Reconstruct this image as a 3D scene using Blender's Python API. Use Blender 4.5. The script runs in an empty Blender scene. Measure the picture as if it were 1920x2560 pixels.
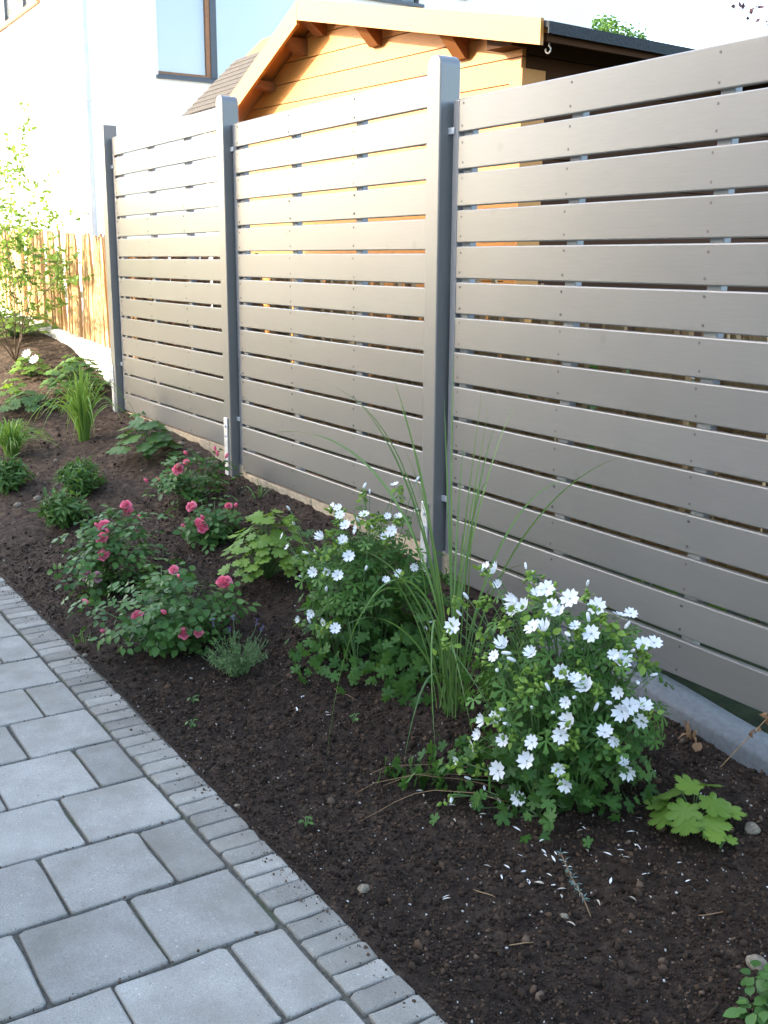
import bpy, bmesh, math, random
import numpy as np
from mathutils import Vector, Matrix, noise

random.seed(7)
rng = np.random.default_rng(7)
S = bpy.context.scene
COL = S.collection
R = math.radians

# ------------------------------------------------------------------ camera
cam_d = bpy.data.cameras.new('camera')
cam = bpy.data.objects.new('camera', cam_d)
COL.objects.link(cam)
S.camera = cam
cam_d.sensor_fit = 'VERTICAL'
cam_d.sensor_height = 36.0
cam_d.lens = 36.0 * 2700.0 / 2560.0
cam_d.clip_start = 0.05
cam_d.clip_end = 500.0
CAM = Vector((3.3731, -2.3948, 1.4935))
yaw, pitch, roll = -1.0167, 0.2286, 0.0062
fw = Vector((math.sin(yaw) * math.cos(pitch), math.cos(yaw) * math.cos(pitch), -math.sin(pitch)))
rt = Vector((math.cos(yaw), -math.sin(yaw), 0))
up = rt.cross(fw)
rt2 = rt * math.cos(roll) + up * math.sin(roll)
up2 = -rt * math.sin(roll) + up * math.cos(roll)
cam.matrix_world = Matrix(((rt2.x, up2.x, -fw.x, CAM.x), (rt2.y, up2.y, -fw.y, CAM.y),
                           (rt2.z, up2.z, -fw.z, CAM.z), (0, 0, 0, 1)))
S.render.resolution_x, S.render.resolution_y = 768, 1024

# ------------------------------------------------------------------ sky and sun
SUN_EL = R(22)
SUN_H = Vector((-0.45, -0.893))                 # horizontal direction towards the sun
to_sun = Vector((SUN_H.x * math.cos(SUN_EL), SUN_H.y * math.cos(SUN_EL), math.sin(SUN_EL)))
world = bpy.data.worlds.new('World')
S.world = world
world.use_nodes = True
wn = world.node_tree
bg = wn.nodes['Background']
sky = wn.nodes.new('ShaderNodeTexSky')
sky.sky_type = 'NISHITA'
sky.sun_disc = False
sky.sun_elevation = SUN_EL
sky.sun_rotation = math.atan2(SUN_H.x, SUN_H.y)
sky.air_density = 1.0
sky.dust_density = 2.6
sky.ozone_density = 1.0
wn.links.new(sky.outputs[0], bg.inputs[0])
bg.inputs[1].default_value = 0.15
sun_d = bpy.data.lights.new('sun', 'SUN')
sun_d.energy = 2.0
sun_d.angle = R(0.5)
sun_d.color = (1.0, 0.90, 0.74)
sun = bpy.data.objects.new('sun', sun_d)
COL.objects.link(sun)
sun.location = (-12, -16, 14)
sun.rotation_euler = (-to_sun).to_track_quat('-Z', 'Y').to_euler()
S.view_settings.view_transform = 'Standard'
S.view_settings.look = 'None'
S.view_settings.exposure = 2.9
S.view_settings.gamma = 1.0
S.render.engine = 'CYCLES'
S.cycles.use_denoising = True
S.cycles.max_bounces = 8
S.cycles.transparent_max_bounces = 8
S.cycles.sample_clamp_indirect = 6.0

# ------------------------------------------------------------------ helpers
MATS = {}


def nt_mat(name, rough=0.6, spec=0.5):
    m = bpy.data.materials.new(name)
    m.use_nodes = True
    nt = m.node_tree
    b = nt.nodes['Principled BSDF']
    b.inputs['Roughness'].default_value = rough
    b.inputs['Specular IOR Level'].default_value = spec
    MATS[name] = m
    return m, nt, b


def N(nt, t, **kw):
    n = nt.nodes.new(t)
    for k, v in kw.items():
        setattr(n, k, v)
    return n


def L(nt, a, b):
    nt.links.new(a, b)


def ramp(nt, fac, stops):
    r = N(nt, 'ShaderNodeValToRGB')
    e = r.color_ramp.elements
    while len(e) < len(stops):
        e.new(0.5)
    for i, (p, c) in enumerate(stops):
        e[i].position = p
        e[i].color = (c[0], c[1], c[2], 1)
    L(nt, fac, r.inputs[0])
    return r.outputs[0]


def coords(nt, scale=(1, 1, 1), rnd=True, kind='Object'):
    tc = N(nt, 'ShaderNodeTexCoord')
    src = tc.outputs[kind]
    if rnd:
        oi = N(nt, 'ShaderNodeObjectInfo')
        mul = N(nt, 'ShaderNodeMath', operation='MULTIPLY')
        L(nt, oi.outputs['Random'], mul.inputs[0])
        mul.inputs[1].default_value = 37.0
        add = N(nt, 'ShaderNodeVectorMath', operation='ADD')
        L(nt, src, add.inputs[0])
        L(nt, mul.outputs[0], add.inputs[1])
        src = add.outputs[0]
    mp = N(nt, 'ShaderNodeMapping')
    mp.inputs['Scale'].default_value = scale
    L(nt, src, mp.inputs[0])
    return mp.outputs[0]


def noise_tex(nt, vec, scale, detail=4, rough=0.55, dist=0.0):
    n = N(nt, 'ShaderNodeTexNoise')
    n.inputs['Scale'].default_value = scale
    n.inputs['Detail'].default_value = detail
    n.inputs['Roughness'].default_value = rough
    n.inputs['Distortion'].default_value = dist
    L(nt, vec, n.inputs['Vector'])
    return n.outputs['Fac']


def bump(nt, b, h, strength=0.3, dist=0.01, prev=None):
    bp = N(nt, 'ShaderNodeBump')
    bp.inputs['Strength'].default_value = strength
    bp.inputs['Distance'].default_value = dist
    L(nt, h, bp.inputs['Height'])
    if prev is not None:
        L(nt, prev, bp.inputs['Normal'])
    L(nt, bp.outputs[0], b.inputs['Normal'])
    return bp.outputs[0]


def mixc(nt, a, b, fac, mode='MIX'):
    m = N(nt, 'ShaderNodeMix', data_type='RGBA', blend_type=mode)
    for sock, val in ((m.inputs[6], a), (m.inputs[7], b)):
        if hasattr(val, 'is_linked') or hasattr(val, 'node'):
            L(nt, val, sock)
        else:
            sock.default_value = (val[0], val[1], val[2], 1)
    if hasattr(fac, 'node'):
        L(nt, fac, m.inputs[0])
    else:
        m.inputs[0].default_value = fac
    return m.outputs[2]


def obj_random(nt):
    return N(nt, 'ShaderNodeObjectInfo').outputs['Random']


def hsv(nt, col, val_sock):
    """multiply a colour's value by a 0..1 socket remapped to lo..hi"""
    h = N(nt, 'ShaderNodeHueSaturation')
    L(nt, col, h.inputs['Color'])
    L(nt, val_sock, h.inputs['Value'])
    return h.outputs[0]


def maprange(nt, s, lo, hi):
    m = N(nt, 'ShaderNodeMapRange')
    L(nt, s, m.inputs[0])
    m.inputs[3].default_value = lo
    m.inputs[4].default_value = hi
    return m.outputs[0]


def wood_mat(name, c0, c1, axis_scale, rough=0.5, spec=0.4, bstr=0.25, knots=True, kamt=1.0, var=(0.85, 1.15), wave=True, gscale=9.0):
    """grain runs along the axis with the small scale"""
    m, nt, b = nt_mat(name, rough, spec)
    vec = coords(nt, axis_scale)
    g = noise_tex(nt, vec, gscale, 6, 0.62, 0.6)
    col = ramp(nt, g, [(0.30, c0), (0.70, c1)])
    big = noise_tex(nt, coords(nt, (1, 1, 1)), 1.7, 3)
    col = hsv(nt, col, maprange(nt, big, 0.86, 1.14))
    col = hsv(nt, col, maprange(nt, obj_random(nt), *var))
    if knots:
        v = N(nt, 'ShaderNodeTexVoronoi', feature='F1')
        v.inputs['Scale'].default_value = 1.0
        L(nt, coords(nt, tuple(4.5 if s > 1 else 2.6 for s in axis_scale)), v.inputs['Vector'])
        k = ramp(nt, v.outputs['Distance'], [(0.035, (kamt,) * 3), (0.10, (0, 0, 0))])
        col = mixc(nt, col, tuple(x * 0.62 for x in c0), k)
    L(nt, col, b.inputs['Base Color'])
    bump(nt, b, g, bstr, 0.004)
    return m


def simple_mat(name, col, rough=0.6, spec=0.5, metal=0.0, nscale=None, amt=0.12, bstr=0.0):
    m, nt, b = nt_mat(name, rough, spec)
    b.inputs['Metallic'].default_value = metal
    if nscale:
        f = noise_tex(nt, coords(nt), nscale, 5)
        lo = tuple(max(0, c * (1 - amt)) for c in col)
        hi = tuple(c * (1 + amt) for c in col)
        c = ramp(nt, f, [(0.3, lo), (0.7, hi)])
        L(nt, c, b.inputs['Base Color'])
        if bstr:
            bump(nt, b, f, bstr, 0.01)
    else:
        b.inputs['Base Color'].default_value = (*col, 1)
    return m


def leaf_mat(name, dark, light, rough=0.45, spec=0.35, trans=0.3, tcol=None):
    """leaf colour runs with the per-leaf attribute 'tone'"""
    m, nt, b = nt_mat(name, rough, spec)
    at = N(nt, 'ShaderNodeAttribute', attribute_name='tone')
    col = ramp(nt, at.outputs['Fac'], [(0.0, dark), (1.0, light)])
    L(nt, col, b.inputs['Base Color'])
    tr = N(nt, 'ShaderNodeBsdfTranslucent')
    tc = mixc(nt, col, tcol or (light[0] * 1.3, light[1] * 1.35, light[2] * 0.8), 0.5)
    L(nt, tc, tr.inputs['Color'])
    mx = N(nt, 'ShaderNodeMixShader')
    mx.inputs[0].default_value = trans
    L(nt, b.outputs[0], mx.inputs[1])
    L(nt, tr.outputs[0], mx.inputs[2])
    L(nt, mx.outputs[0], nt.nodes['Material Output'].inputs[0])
    return m


def tag(o, label=None, cat=None, group=None, kind=None):
    if label:
        o['label'] = label
    if cat:
        o['category'] = cat
    if group:
        o['group'] = group
    if kind:
        o['kind'] = kind
    return o


def empty(name, loc, label, cat, group=None):
    o = bpy.data.objects.new(name, None)
    o.empty_display_size = 0.05
    o.location = loc
    COL.objects.link(o)
    return tag(o, label, cat, group)


def wloc(o):
    p = Vector(o.location)
    while o.parent:
        o = o.parent
        p += Vector(o.location)
    return p


def make_mesh(name, V, F, mat=None, smooth=False, tone=None):
    me = bpy.data.meshes.new(name)
    V = np.asarray(V, dtype=np.float32)
    if isinstance(F, np.ndarray):
        n, k = F.shape
        me.vertices.add(len(V))
        me.vertices.foreach_set('co', V.ravel())
        me.loops.add(n * k)
        me.loops.foreach_set('vertex_index', F.astype(np.int32).ravel())
        me.polygons.add(n)
        me.polygons.foreach_set('loop_start', np.arange(0, n * k, k, dtype=np.int32))
        me.update(calc_edges=True)
    else:
        me.from_pydata([tuple(map(float, p)) for p in V], [], F)
    if tone is not None:
        a = me.attributes.new('tone', 'FLOAT', 'POINT')
        a.data.foreach_set('value', np.asarray(tone, dtype=np.float32))
    if smooth:
        me.polygons.foreach_set('use_smooth', [True] * len(me.polygons))
    if mat:
        me.materials.append(MATS[mat] if isinstance(mat, str) else mat)
    me.update()
    return me


def add(name, V, F, mat, parent=None, loc=None, smooth=False, tone=None):
    """V in world metres; the object's origin sits at loc (or at its parent's)"""
    o0 = Vector(loc) if loc is not None else (wloc(parent) if parent else Vector((0, 0, 0)))
    V = np.asarray(V, dtype=np.float64) - np.array(o0)
    me = make_mesh(name, V, F, mat, smooth, tone)
    o = bpy.data.objects.new(name, me)
    COL.objects.link(o)
    if parent:
        o.parent = parent
        o.location = o0 - wloc(parent)
    else:
        o.location = o0
    return o


def inst(name, me, loc, parent=None, rot=(0, 0, 0), scale=(1, 1, 1)):
    o = bpy.data.objects.new(name, me)
    COL.objects.link(o)
    if parent:
        o.parent = parent
        o.location = Vector(loc) - wloc(parent)
    else:
        o.location = loc
    o.rotation_euler = rot
    o.scale = scale
    return o


def box_data(x0, x1, y0, y1, z0, z1, bev=0.0, seg=1):
    bm = bmesh.new()
    bmesh.ops.create_cube(bm, size=1.0)
    for v in bm.verts:
        v.co = Vector(((x0 + x1) / 2 + v.co.x * (x1 - x0), (y0 + y1) / 2 + v.co.y * (y1 - y0), (z0 + z1) / 2 + v.co.z * (z1 - z0)))
    if bev:
        bmesh.ops.bevel(bm, geom=list(bm.edges), offset=bev, segments=seg, profile=0.5, affect='EDGES')
    bm.verts.index_update()
    V = np.array([v.co[:] for v in bm.verts])
    F = [[v.index for v in f.verts] for f in bm.faces]
    bm.free()
    return V, F


def box(name, x0, x1, y0, y1, z0, z1, mat, parent=None, bev=0.0, seg=1, loc=None):
    V, F = box_data(x0, x1, y0, y1, z0, z1, bev, seg)
    if loc is None and parent is None:
        loc = ((x0 + x1) / 2, (y0 + y1) / 2, z0)
    return add(name, V, F, mat, parent, loc)


def prism(poly, a, b):
    """extrude a list of 3-d points from offset vector a to b"""
    n = len(poly)
    V = [np.array(p) + np.array(a) for p in poly] + [np.array(p) + np.array(b) for p in poly]
    F = [list(range(n))[::-1], [n + i for i in range(n)]]
    for i in range(n):
        j = (i + 1) % n
        F.append([i, j, n + j, n + i])
    return V, F


def tube(points, radii, k=6):
    pts = [Vector(p) for p in points]
    V, F = [], []
    n = len(pts)
    if not hasattr(radii, '__len__'):
        radii = [radii] * n
    for i, p in enumerate(pts):
        t = (pts[min(i + 1, n - 1)] - pts[max(i - 1, 0)]).normalized()
        a = t.cross(Vector((0.31, 0.22, 0.93)))
        if a.length < 1e-3:
            a = t.cross(Vector((1, 0, 0)))
        a.normalize()
        b = t.cross(a)
        for j in range(k):
            th = 2 * math.pi * j / k
            V.append(p + (a * math.cos(th) + b * math.sin(th)) * radii[i])
    for i in range(n - 1):
        for j in range(k):
            F.append([i * k + j, i * k + (j + 1) % k, (i + 1) * k + (j + 1) % k, (i + 1) * k + j])
    F.append(list(range(k))[::-1])
    F.append([(n - 1) * k + j for j in range(k)])
    return [tuple(v) for v in V], F


class Acc:
    """collects shapes into one mesh with a per-vertex tone"""

    def __init__(self):
        self.V, self.F, self.T, self.n = [], [], [], 0

    def add(self, V, F, tone=0.5):
        V = np.asarray([tuple(p) for p in V]) if not isinstance(V, np.ndarray) else V
        self.V.append(V)
        self.F += [[i + self.n for i in f] for f in F]
        self.T.append(np.full(len(V), tone) if np.isscalar(tone) else np.asarray(tone))
        self.n += len(V)

    def build(self, name, mat, parent=None, loc=None, smooth=True):
        return add(name, np.concatenate(self.V), self.F, mat, parent, loc, smooth, np.concatenate(self.T))


def frames(nrm, spin):
    """rotation matrices (N,3,3): local z -> nrm, local y is the leaf's length direction"""
    nrm = nrm / np.linalg.norm(nrm, axis=1, keepdims=True)
    ref = np.tile(np.array([0.0, 0.0, 1.0]), (len(nrm), 1))
    flat = np.abs(nrm[:, 2]) > 0.97
    ref[flat] = (0.0, 1.0, 0.0)
    x = np.cross(ref, nrm)
    x /= np.linalg.norm(x, axis=1, keepdims=True)
    y = np.cross(nrm, x)
    c, s = np.cos(spin)[:, None], np.sin(spin)[:, None]
    x2 = x * c + y * s
    y2 = -x * s + y * c
    return np.stack([x2, y2, nrm], axis=2)


def scatter(acc, tv, tf, pos, mats, scl, tone):
    """copies of a template (tv, tf) with N positions, N rotation matrices, N scales"""
    tv = np.asarray(tv)
    for i in range(len(pos)):
        V = (mats[i] @ (tv * scl[i]).T).T + pos[i]
        acc.add(V, tf, float(tone[i]))


# leaf templates: unit length along +y, lying in xy, slightly folded
def leaf_ovate(w=0.32, fold=0.10, droop=0.12, n=4, tip=1.0):
    V, F = [], []
    for i in range(n + 1):
        t = i / n
        ww = w * (math.sin(math.pi * min(t ** 0.8, 1.0)) ** 0.8) * (1.0 if t < 1 else 0)
        z = -droop * t * t
        V += [(-ww, t, z + fold * ww / w * 0.5), (0, t, z), (ww, t, z + fold * ww / w * 0.5)]
    for i in range(n):
        a = i * 3
        F += [[a, a + 1, a + 4, a + 3], [a + 1, a + 2, a + 5, a + 4]]
    return np.array(V), F


def leaf_palmate(lobes=5, cut=0.5, teeth=1, cup=0.12, spread=R(140), notch=0.12):
    """fan round a petiole point; lobed outline"""
    V = [(0, 0, 0), (0, 0.22, 0.02)]
    F = []
    m = lobes * (4 * teeth)
    for i in range(m + 1):
        u = i / m
        th = -spread + 2 * spread * u
        ph = (u * lobes) % 1.0
        lob = abs(math.sin(math.pi * u * lobes)) ** 0.6
        r = (0.52 + 0.14 * math.cos(th)) * (1 - cut + cut * lob)
        if teeth > 1:
            r *= 1 - 0.13 * ((i % 2))
        x, y = r * math.sin(th), 0.22 + r * math.cos(th) * 0.95
        rr = r / 0.6
        V.append((x, y, cup * rr * rr * (0.5 + 0.5 * math.cos(2 * th)) - 0.07 * rr * rr + (0.05 * lob - 0.025)))
    for i in range(m):
        F.append([1, 2 + i + 1, 2 + i])
    F.append([0, 1, 2])
    F.append([0, 2 + m, 1])
    return np.array(V), F


def leaf_divided(segs=5, width=0.075):
    """finely cut mallow leaf: narrow forked fingers"""
    V, F = [], []
    for k in range(segs):
        th = R(-110 + 220 * k / (segs - 1))
        l = 0.95 - 0.25 * abs(k - (segs - 1) / 2) / ((segs - 1) / 2)
        d = np.array([math.sin(th), math.cos(th)])
        p = np.array([d[1], -d[0]])
        a = len(V)
        def pt(t, s, z):
            q = d * l * t + p * s
            V.append((q[0], q[1] + 0.05, z))
        pt(0.02, -width * .4, 0); pt(0.02, width * .4, 0)
        pt(0.45, width * 1.1, 0.03); pt(0.45, -width * 1.1, 0.03)
        pt(0.86, width * 2.6, -0.02); pt(0.60, 0, 0.035); pt(1.0, 0, -0.05); pt(0.86, -width * 2.6, -0.02)
        F += [[a, a + 1, a + 2, a + 3], [a + 3, a + 5, a + 7], [a + 2, a + 4, a + 5], [a + 5, a + 4, a + 6], [a + 5, a + 6, a + 7], [a + 3, a + 2, a + 5]]
    return np.array(V), F


def ribbon(points, widths, side=None, vee=0.25):
    pts = [Vector(p) for p in points]
    n = len(pts)
    V, F = [], []
    for i, p in enumerate(pts):
        t = (pts[min(i + 1, n - 1)] - pts[max(i - 1, 0)]).normalized()
        s = Vector(side) if side is not None else t.cross(Vector((0, 0, 1)))
        s = (s - t * s.dot(t))
        if s.length < 1e-4:
            s = Vector((1, 0, 0))
        s.normalize()
        nn = s.cross(t)
        w = widths[i]
        V += [p - s * w + nn * w * vee, p, p + s * w + nn * w * vee]
    for i in range(n - 1):
        a = i * 3
        F += [[a, a + 1, a + 4, a + 3], [a + 1, a + 2, a + 5, a + 4]]
    return [tuple(v) for v in V], F


def bez(p0, p1, p2, p3, n=10):
    out = []
    for i in range(n + 1):
        t = i / n
        out.append(Vector(p0) * (1 - t) ** 3 + Vector(p1) * 3 * t * (1 - t) ** 2 + Vector(p2) * 3 * t * t * (1 - t) + Vector(p3) * t ** 3)
    return out


def rnd(a, b):
    return random.uniform(a, b)

# ------------------------------------------------------------------ materials
pm = wood_mat('fence_paint', (0.130, 0.126, 0.117), (0.150, 0.145, 0.135), (1.2, 30, 30), rough=0.40, spec=0.65, bstr=0.09, knots=True, kamt=0.45, var=(0.88, 1.10))
pb = pm.node_tree.nodes['Principled BSDF']
pb.inputs['Coat Weight'].default_value = 0.6
pb.inputs['Coat Roughness'].default_value = 0.32
pm = wood_mat('post_paint', (0.130, 0.126, 0.117), (0.150, 0.145, 0.135), (30, 30, 1.2), rough=0.40, spec=0.65, bstr=0.09, knots=True, kamt=0.45, var=(0.88, 1.10))
pb = pm.node_tree.nodes['Principled BSDF']
pb.inputs['Coat Weight'].default_value = 0.6
pb.inputs['Coat Roughness'].default_value = 0.32
wood_mat('shed_wood', (0.37, 0.145, 0.026), (0.52, 0.225, 0.048), (1.4, 26, 26), rough=0.5, spec=0.35, bstr=0.2)
wood_mat('shed_wood_deep', (0.34, 0.13, 0.03), (0.47, 0.20, 0.05), (1.4, 26, 26), rough=0.5, spec=0.35, bstr=0.2)
wood_mat('chestnut', (0.42, 0.24, 0.10), (0.62, 0.41, 0.20), (22, 22, 1.3), rough=0.7, spec=0.25, bstr=0.5, var=(0.7, 1.25))
wood_mat('dead_stalk', (0.20, 0.12, 0.06), (0.34, 0.22, 0.12), (9, 9, 9), rough=0.8, spec=0.2, knots=False)
simple_mat('galvanised', (0.62, 0.63, 0.64), 0.45, 0.5, 0.55, 60, 0.2)
simple_mat('nail_steel', (0.10, 0.095, 0.09), 0.5, 0.5, 0.6)
simple_mat('batten_grey', (0.36, 0.36, 0.36), 0.6, 0.4, 0, 30, 0.1)
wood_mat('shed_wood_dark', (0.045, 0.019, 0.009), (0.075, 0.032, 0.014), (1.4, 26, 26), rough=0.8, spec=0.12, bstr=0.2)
wood_mat('shed_wood_shaded', (0.17, 0.062, 0.02), (0.25, 0.10, 0.03), (26, 1.4, 26), rough=0.55, spec=0.3, bstr=0.2)  # shed timber darkened to brown: the purlins' shade is put into the colour
simple_mat('grey_strip', (0.24, 0.24, 0.245), 0.35, 0.5, 0.3)
simple_mat('felt', (0.035, 0.038, 0.04), 0.85, 0.3, 0, 90, 0.4, 0.4)
simple_mat('shingle', (0.075, 0.068, 0.062), 0.9, 0.2, 0, 120, 0.35, 0.5)
simple_mat('white_render', (0.84, 0.805, 0.74), 0.9, 0.2, 0, 35, 0.03, 0.25)
simple_mat('frame_dark', (0.05, 0.055, 0.065), 0.35, 0.5)
simple_mat('frame_timber', (0.27, 0.115, 0.045), 0.45, 0.4, 0, 18, 0.15)
simple_mat('pipe_zinc', (0.55, 0.56, 0.58), 0.5, 0.5, 0.4, 8, 0.1)
simple_mat('blind', (0.74, 0.79, 0.84), 0.8, 0.2)
simple_mat('glass_coated', (0.75, 0.80, 0.82), 0.02, 0.9, 0.85)
simple_mat('kerb_concrete', (0.115, 0.12, 0.122), 0.8, 0.3, 0, 60, 0.16, 0.2)
simple_mat('kerb_pale', (0.62, 0.61, 0.59), 0.85, 0.3, 0, 40, 0.18, 0.4)
simple_mat('kerb_tan', (0.37, 0.30, 0.21), 0.85, 0.3, 0, 45, 0.25, 0.4)
simple_mat('bark', (0.12, 0.085, 0.06), 0.85, 0.2, 0, 30, 0.35, 0.6)
simple_mat('green_stem', (0.09, 0.16, 0.05), 0.5, 0.4, 0, 30, 0.2)
simple_mat('stone', (0.20, 0.165, 0.12), 0.9, 0.2, 0, 90, 0.4, 0.6)
simple_mat('hook_steel', (0.75, 0.75, 0.74), 0.35, 0.5, 0.4)
simple_mat('pink_bracket', (0.55, 0.08, 0.05), 0.5)

# clear glazing
m, nt, b = nt_mat('glass', 0.02, 0.5)
tr = N(nt, 'ShaderNodeBsdfTransparent')
gl = N(nt, 'ShaderNodeBsdfGlossy')
gl.inputs['Roughness'].default_value = 0.02
mx = N(nt, 'ShaderNodeMixShader')
fr = N(nt, 'ShaderNodeFresnel')
fr.inputs[0].default_value = 1.9
L(nt, fr.outputs[0], mx.inputs[0])
L(nt, tr.outputs[0], mx.inputs[1])
L(nt, gl.outputs[0], mx.inputs[2])
L(nt, mx.outputs[0], nt.nodes['Material Output'].inputs[0])


def paver_mat(name, c0, c1, var):
    m, nt, b = nt_mat(name, 0.82, 0.35)
    vec = coords(nt)
    f = noise_tex(nt, vec, 7, 4, 0.6)
    fine = noise_tex(nt, vec, 260, 3, 0.7)
    sp = noise_tex(nt, vec, 110, 2, 0.6)
    col = ramp(nt, f, [(0.30, c0), (0.70, c1)])
    col = hsv(nt, col, maprange(nt, fine, 0.45, 1.55))
    k = ramp(nt, sp, [(0.66, (0, 0, 0)), (0.76, (1, 1, 1))])
    col = mixc(nt, col, tuple(min(1, 1.55 * c) for c in c1), k)
    k2 = ramp(nt, noise_tex(nt, vec, 150, 2, 0.6), [(0.26, (1, 1, 1)), (0.34, (0, 0, 0))])
    col = mixc(nt, col, tuple(0.5 * c for c in c0), k2)
    # weathered, slightly dirtier stone in blotches
    dirt = noise_tex(nt, coords(nt, kind='Object'), 3.2, 5, 0.65)
    dk = ramp(nt, dirt, [(0.46, (0, 0, 0)), (0.72, (0.75, 0.75, 0.75))])
    col = mixc(nt, col, (c0[0] * 0.72, c0[1] * 0.70, c0[2] * 0.64), dk)
    col = hsv(nt, col, maprange(nt, obj_random(nt), *var))
    L(nt, col, b.inputs['Base Color'])
    n1 = bump(nt, b, fine, 0.8, 0.006)
    bump(nt, b, f, 0.25, 0.02, n1)


paver_mat('paver', (0.315, 0.292, 0.252), (0.410, 0.383, 0.336), (0.78, 1.10))
paver_mat('edging', (0.285, 0.260, 0.218), (0.390, 0.360, 0.308), (0.70, 1.10))

# joint sand, soil, crumbs, lawn
m, nt, b = nt_mat('joint_sand', 0.95, 0.2)
vec = coords(nt, rnd=False)
f = noise_tex(nt, vec, 90, 5, 0.7)
g = noise_tex(nt, vec, 5, 3)
c = ramp(nt, f, [(0.3, (0.055, 0.05, 0.042)), (0.75, (0.17, 0.155, 0.125))])
k = ramp(nt, g, [(0.5, (0, 0, 0)), (0.7, (0.7, 0.7, 0.7))])
c = mixc(nt, c, (0.075, 0.085, 0.04), k)
L(nt, c, b.inputs['Base Color'])
bump(nt, b, f, 0.8, 0.01)

m, nt, b = nt_mat('soil', 0.95, 0.15)
vec = coords(nt, rnd=False)
f1 = noise_tex(nt, vec, 26, 6, 0.7)
f2 = noise_tex(nt, vec, 2.2, 4, 0.6)
f3 = noise_tex(nt, vec, 170, 4, 0.7)
c = ramp(nt, f1, [(0.30, (0.012, 0.008, 0.006)), (0.55, (0.038, 0.026, 0.018)), (0.80, (0.10, 0.070, 0.048))])
c = hsv(nt, c, maprange(nt, f2, 0.45, 1.65))
k = ramp(nt, f3, [(0.70, (0, 0, 0)), (0.78, (1, 1, 1))])
c = mixc(nt, c, (0.16, 0.125, 0.10), k)
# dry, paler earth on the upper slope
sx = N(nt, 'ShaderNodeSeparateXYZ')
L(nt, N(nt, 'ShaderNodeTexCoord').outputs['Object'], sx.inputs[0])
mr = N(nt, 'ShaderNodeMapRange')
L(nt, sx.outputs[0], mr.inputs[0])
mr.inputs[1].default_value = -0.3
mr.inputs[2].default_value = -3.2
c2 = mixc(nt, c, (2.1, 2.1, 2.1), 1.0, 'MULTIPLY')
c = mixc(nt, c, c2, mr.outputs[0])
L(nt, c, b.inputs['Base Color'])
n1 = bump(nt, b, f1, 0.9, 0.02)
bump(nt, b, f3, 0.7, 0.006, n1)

m, nt, b = nt_mat('crumb', 0.95, 0.15)
at = N(nt, 'ShaderNodeAttribute', attribute_name='tone')
c = ramp(nt, at.outputs['Fac'], [(0.0, (0.015, 0.010, 0.007)), (0.45, (0.044, 0.029, 0.019)), (0.72, (0.090, 0.055, 0.034)), (0.92, (0.15, 0.11, 0.08)), (0.97, (0.36, 0.33, 0.29)), (1.0, (0.55, 0.53, 0.50))])
L(nt, c, b.inputs['Base Color'])

m, nt, b = nt_mat('lawn', 0.9, 0.2)
f = noise_tex(nt, coords(nt, rnd=False), 14, 6, 0.7)
c = ramp(nt, f, [(0.3, (0.018, 0.026, 0.010)), (0.7, (0.05, 0.062, 0.024))])
L(nt, c, b.inputs['Base Color'])
bump(nt, b, f, 0.7, 0.03)

leaf_mat('mallow_leaf', (0.034, 0.095, 0.018), (0.11, 0.22, 0.045), 0.55, 0.25, 0.28)
leaf_mat('mallow_calyx', (0.13, 0.24, 0.035), (0.24, 0.36, 0.06), 0.5, 0.3, 0.3)
leaf_mat('white_petal', (0.80, 0.80, 0.80), (0.86, 0.86, 0.87), 0.6, 0.2, 0.25, (0.85, 0.85, 0.86))
leaf_mat('rose_leaf', (0.032, 0.090, 0.016), (0.095, 0.19, 0.040), 0.45, 0.28, 0.22)
leaf_mat('rose_petal', (0.90, 0.13, 0.24), (0.95, 0.46, 0.55), 0.6, 0.3, 0.3, (0.88, 0.22, 0.36))
leaf_mat('rose_faded', (0.62, 0.30, 0.36), (0.74, 0.45, 0.50), 0.6, 0.2, 0.25, (0.7, 0.4, 0.45))
leaf_mat('lime_leaf', (0.085, 0.17, 0.022), (0.20, 0.31, 0.045), 0.5, 0.35, 0.32)
leaf_mat('mid_leaf', (0.045, 0.11, 0.022), (0.12, 0.22, 0.045), 0.5, 0.35, 0.3)
leaf_mat('broad_leaf', (0.040, 0.10, 0.022), (0.11, 0.20, 0.05), 0.5, 0.35, 0.28)
leaf_mat('grass_blade', (0.045, 0.115, 0.022), (0.15, 0.25, 0.06), 0.38, 0.5, 0.25)
leaf_mat('fresh_grass', (0.09, 0.19, 0.025), (0.23, 0.36, 0.07), 0.42, 0.4, 0.3)
leaf_mat('lavender_leaf', (0.075, 0.14, 0.050), (0.17, 0.25, 0.10), 0.65, 0.25, 0.2)
leaf_mat('lavender_flower', (0.12, 0.08, 0.24), (0.22, 0.16, 0.38), 0.6, 0.2, 0.2)
leaf_mat('silver_leaf', (0.13, 0.20, 0.19), (0.24, 0.32, 0.30), 0.65, 0.25, 0.2)
leaf_mat('shrub_leaf', (0.10, 0.20, 0.03), (0.25, 0.37, 0.08), 0.5, 0.3, 0.4)
leaf_mat('tree_leaf', (0.05, 0.12, 0.02), (0.15, 0.27, 0.05), 0.5, 0.3, 0.35)
leaf_mat('copper_leaf', (0.035, 0.020, 0.028), (0.09, 0.045, 0.06), 0.4, 0.4, 0.2)
leaf_mat('dry_leaf', (0.16, 0.08, 0.04), (0.32, 0.19, 0.10), 0.7, 0.2, 0.2)
leaf_mat('fallen_petal', (0.50, 0.42, 0.30), (0.80, 0.78, 0.74), 0.7, 0.2, 0.15, (0.7, 0.7, 0.66))

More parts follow.
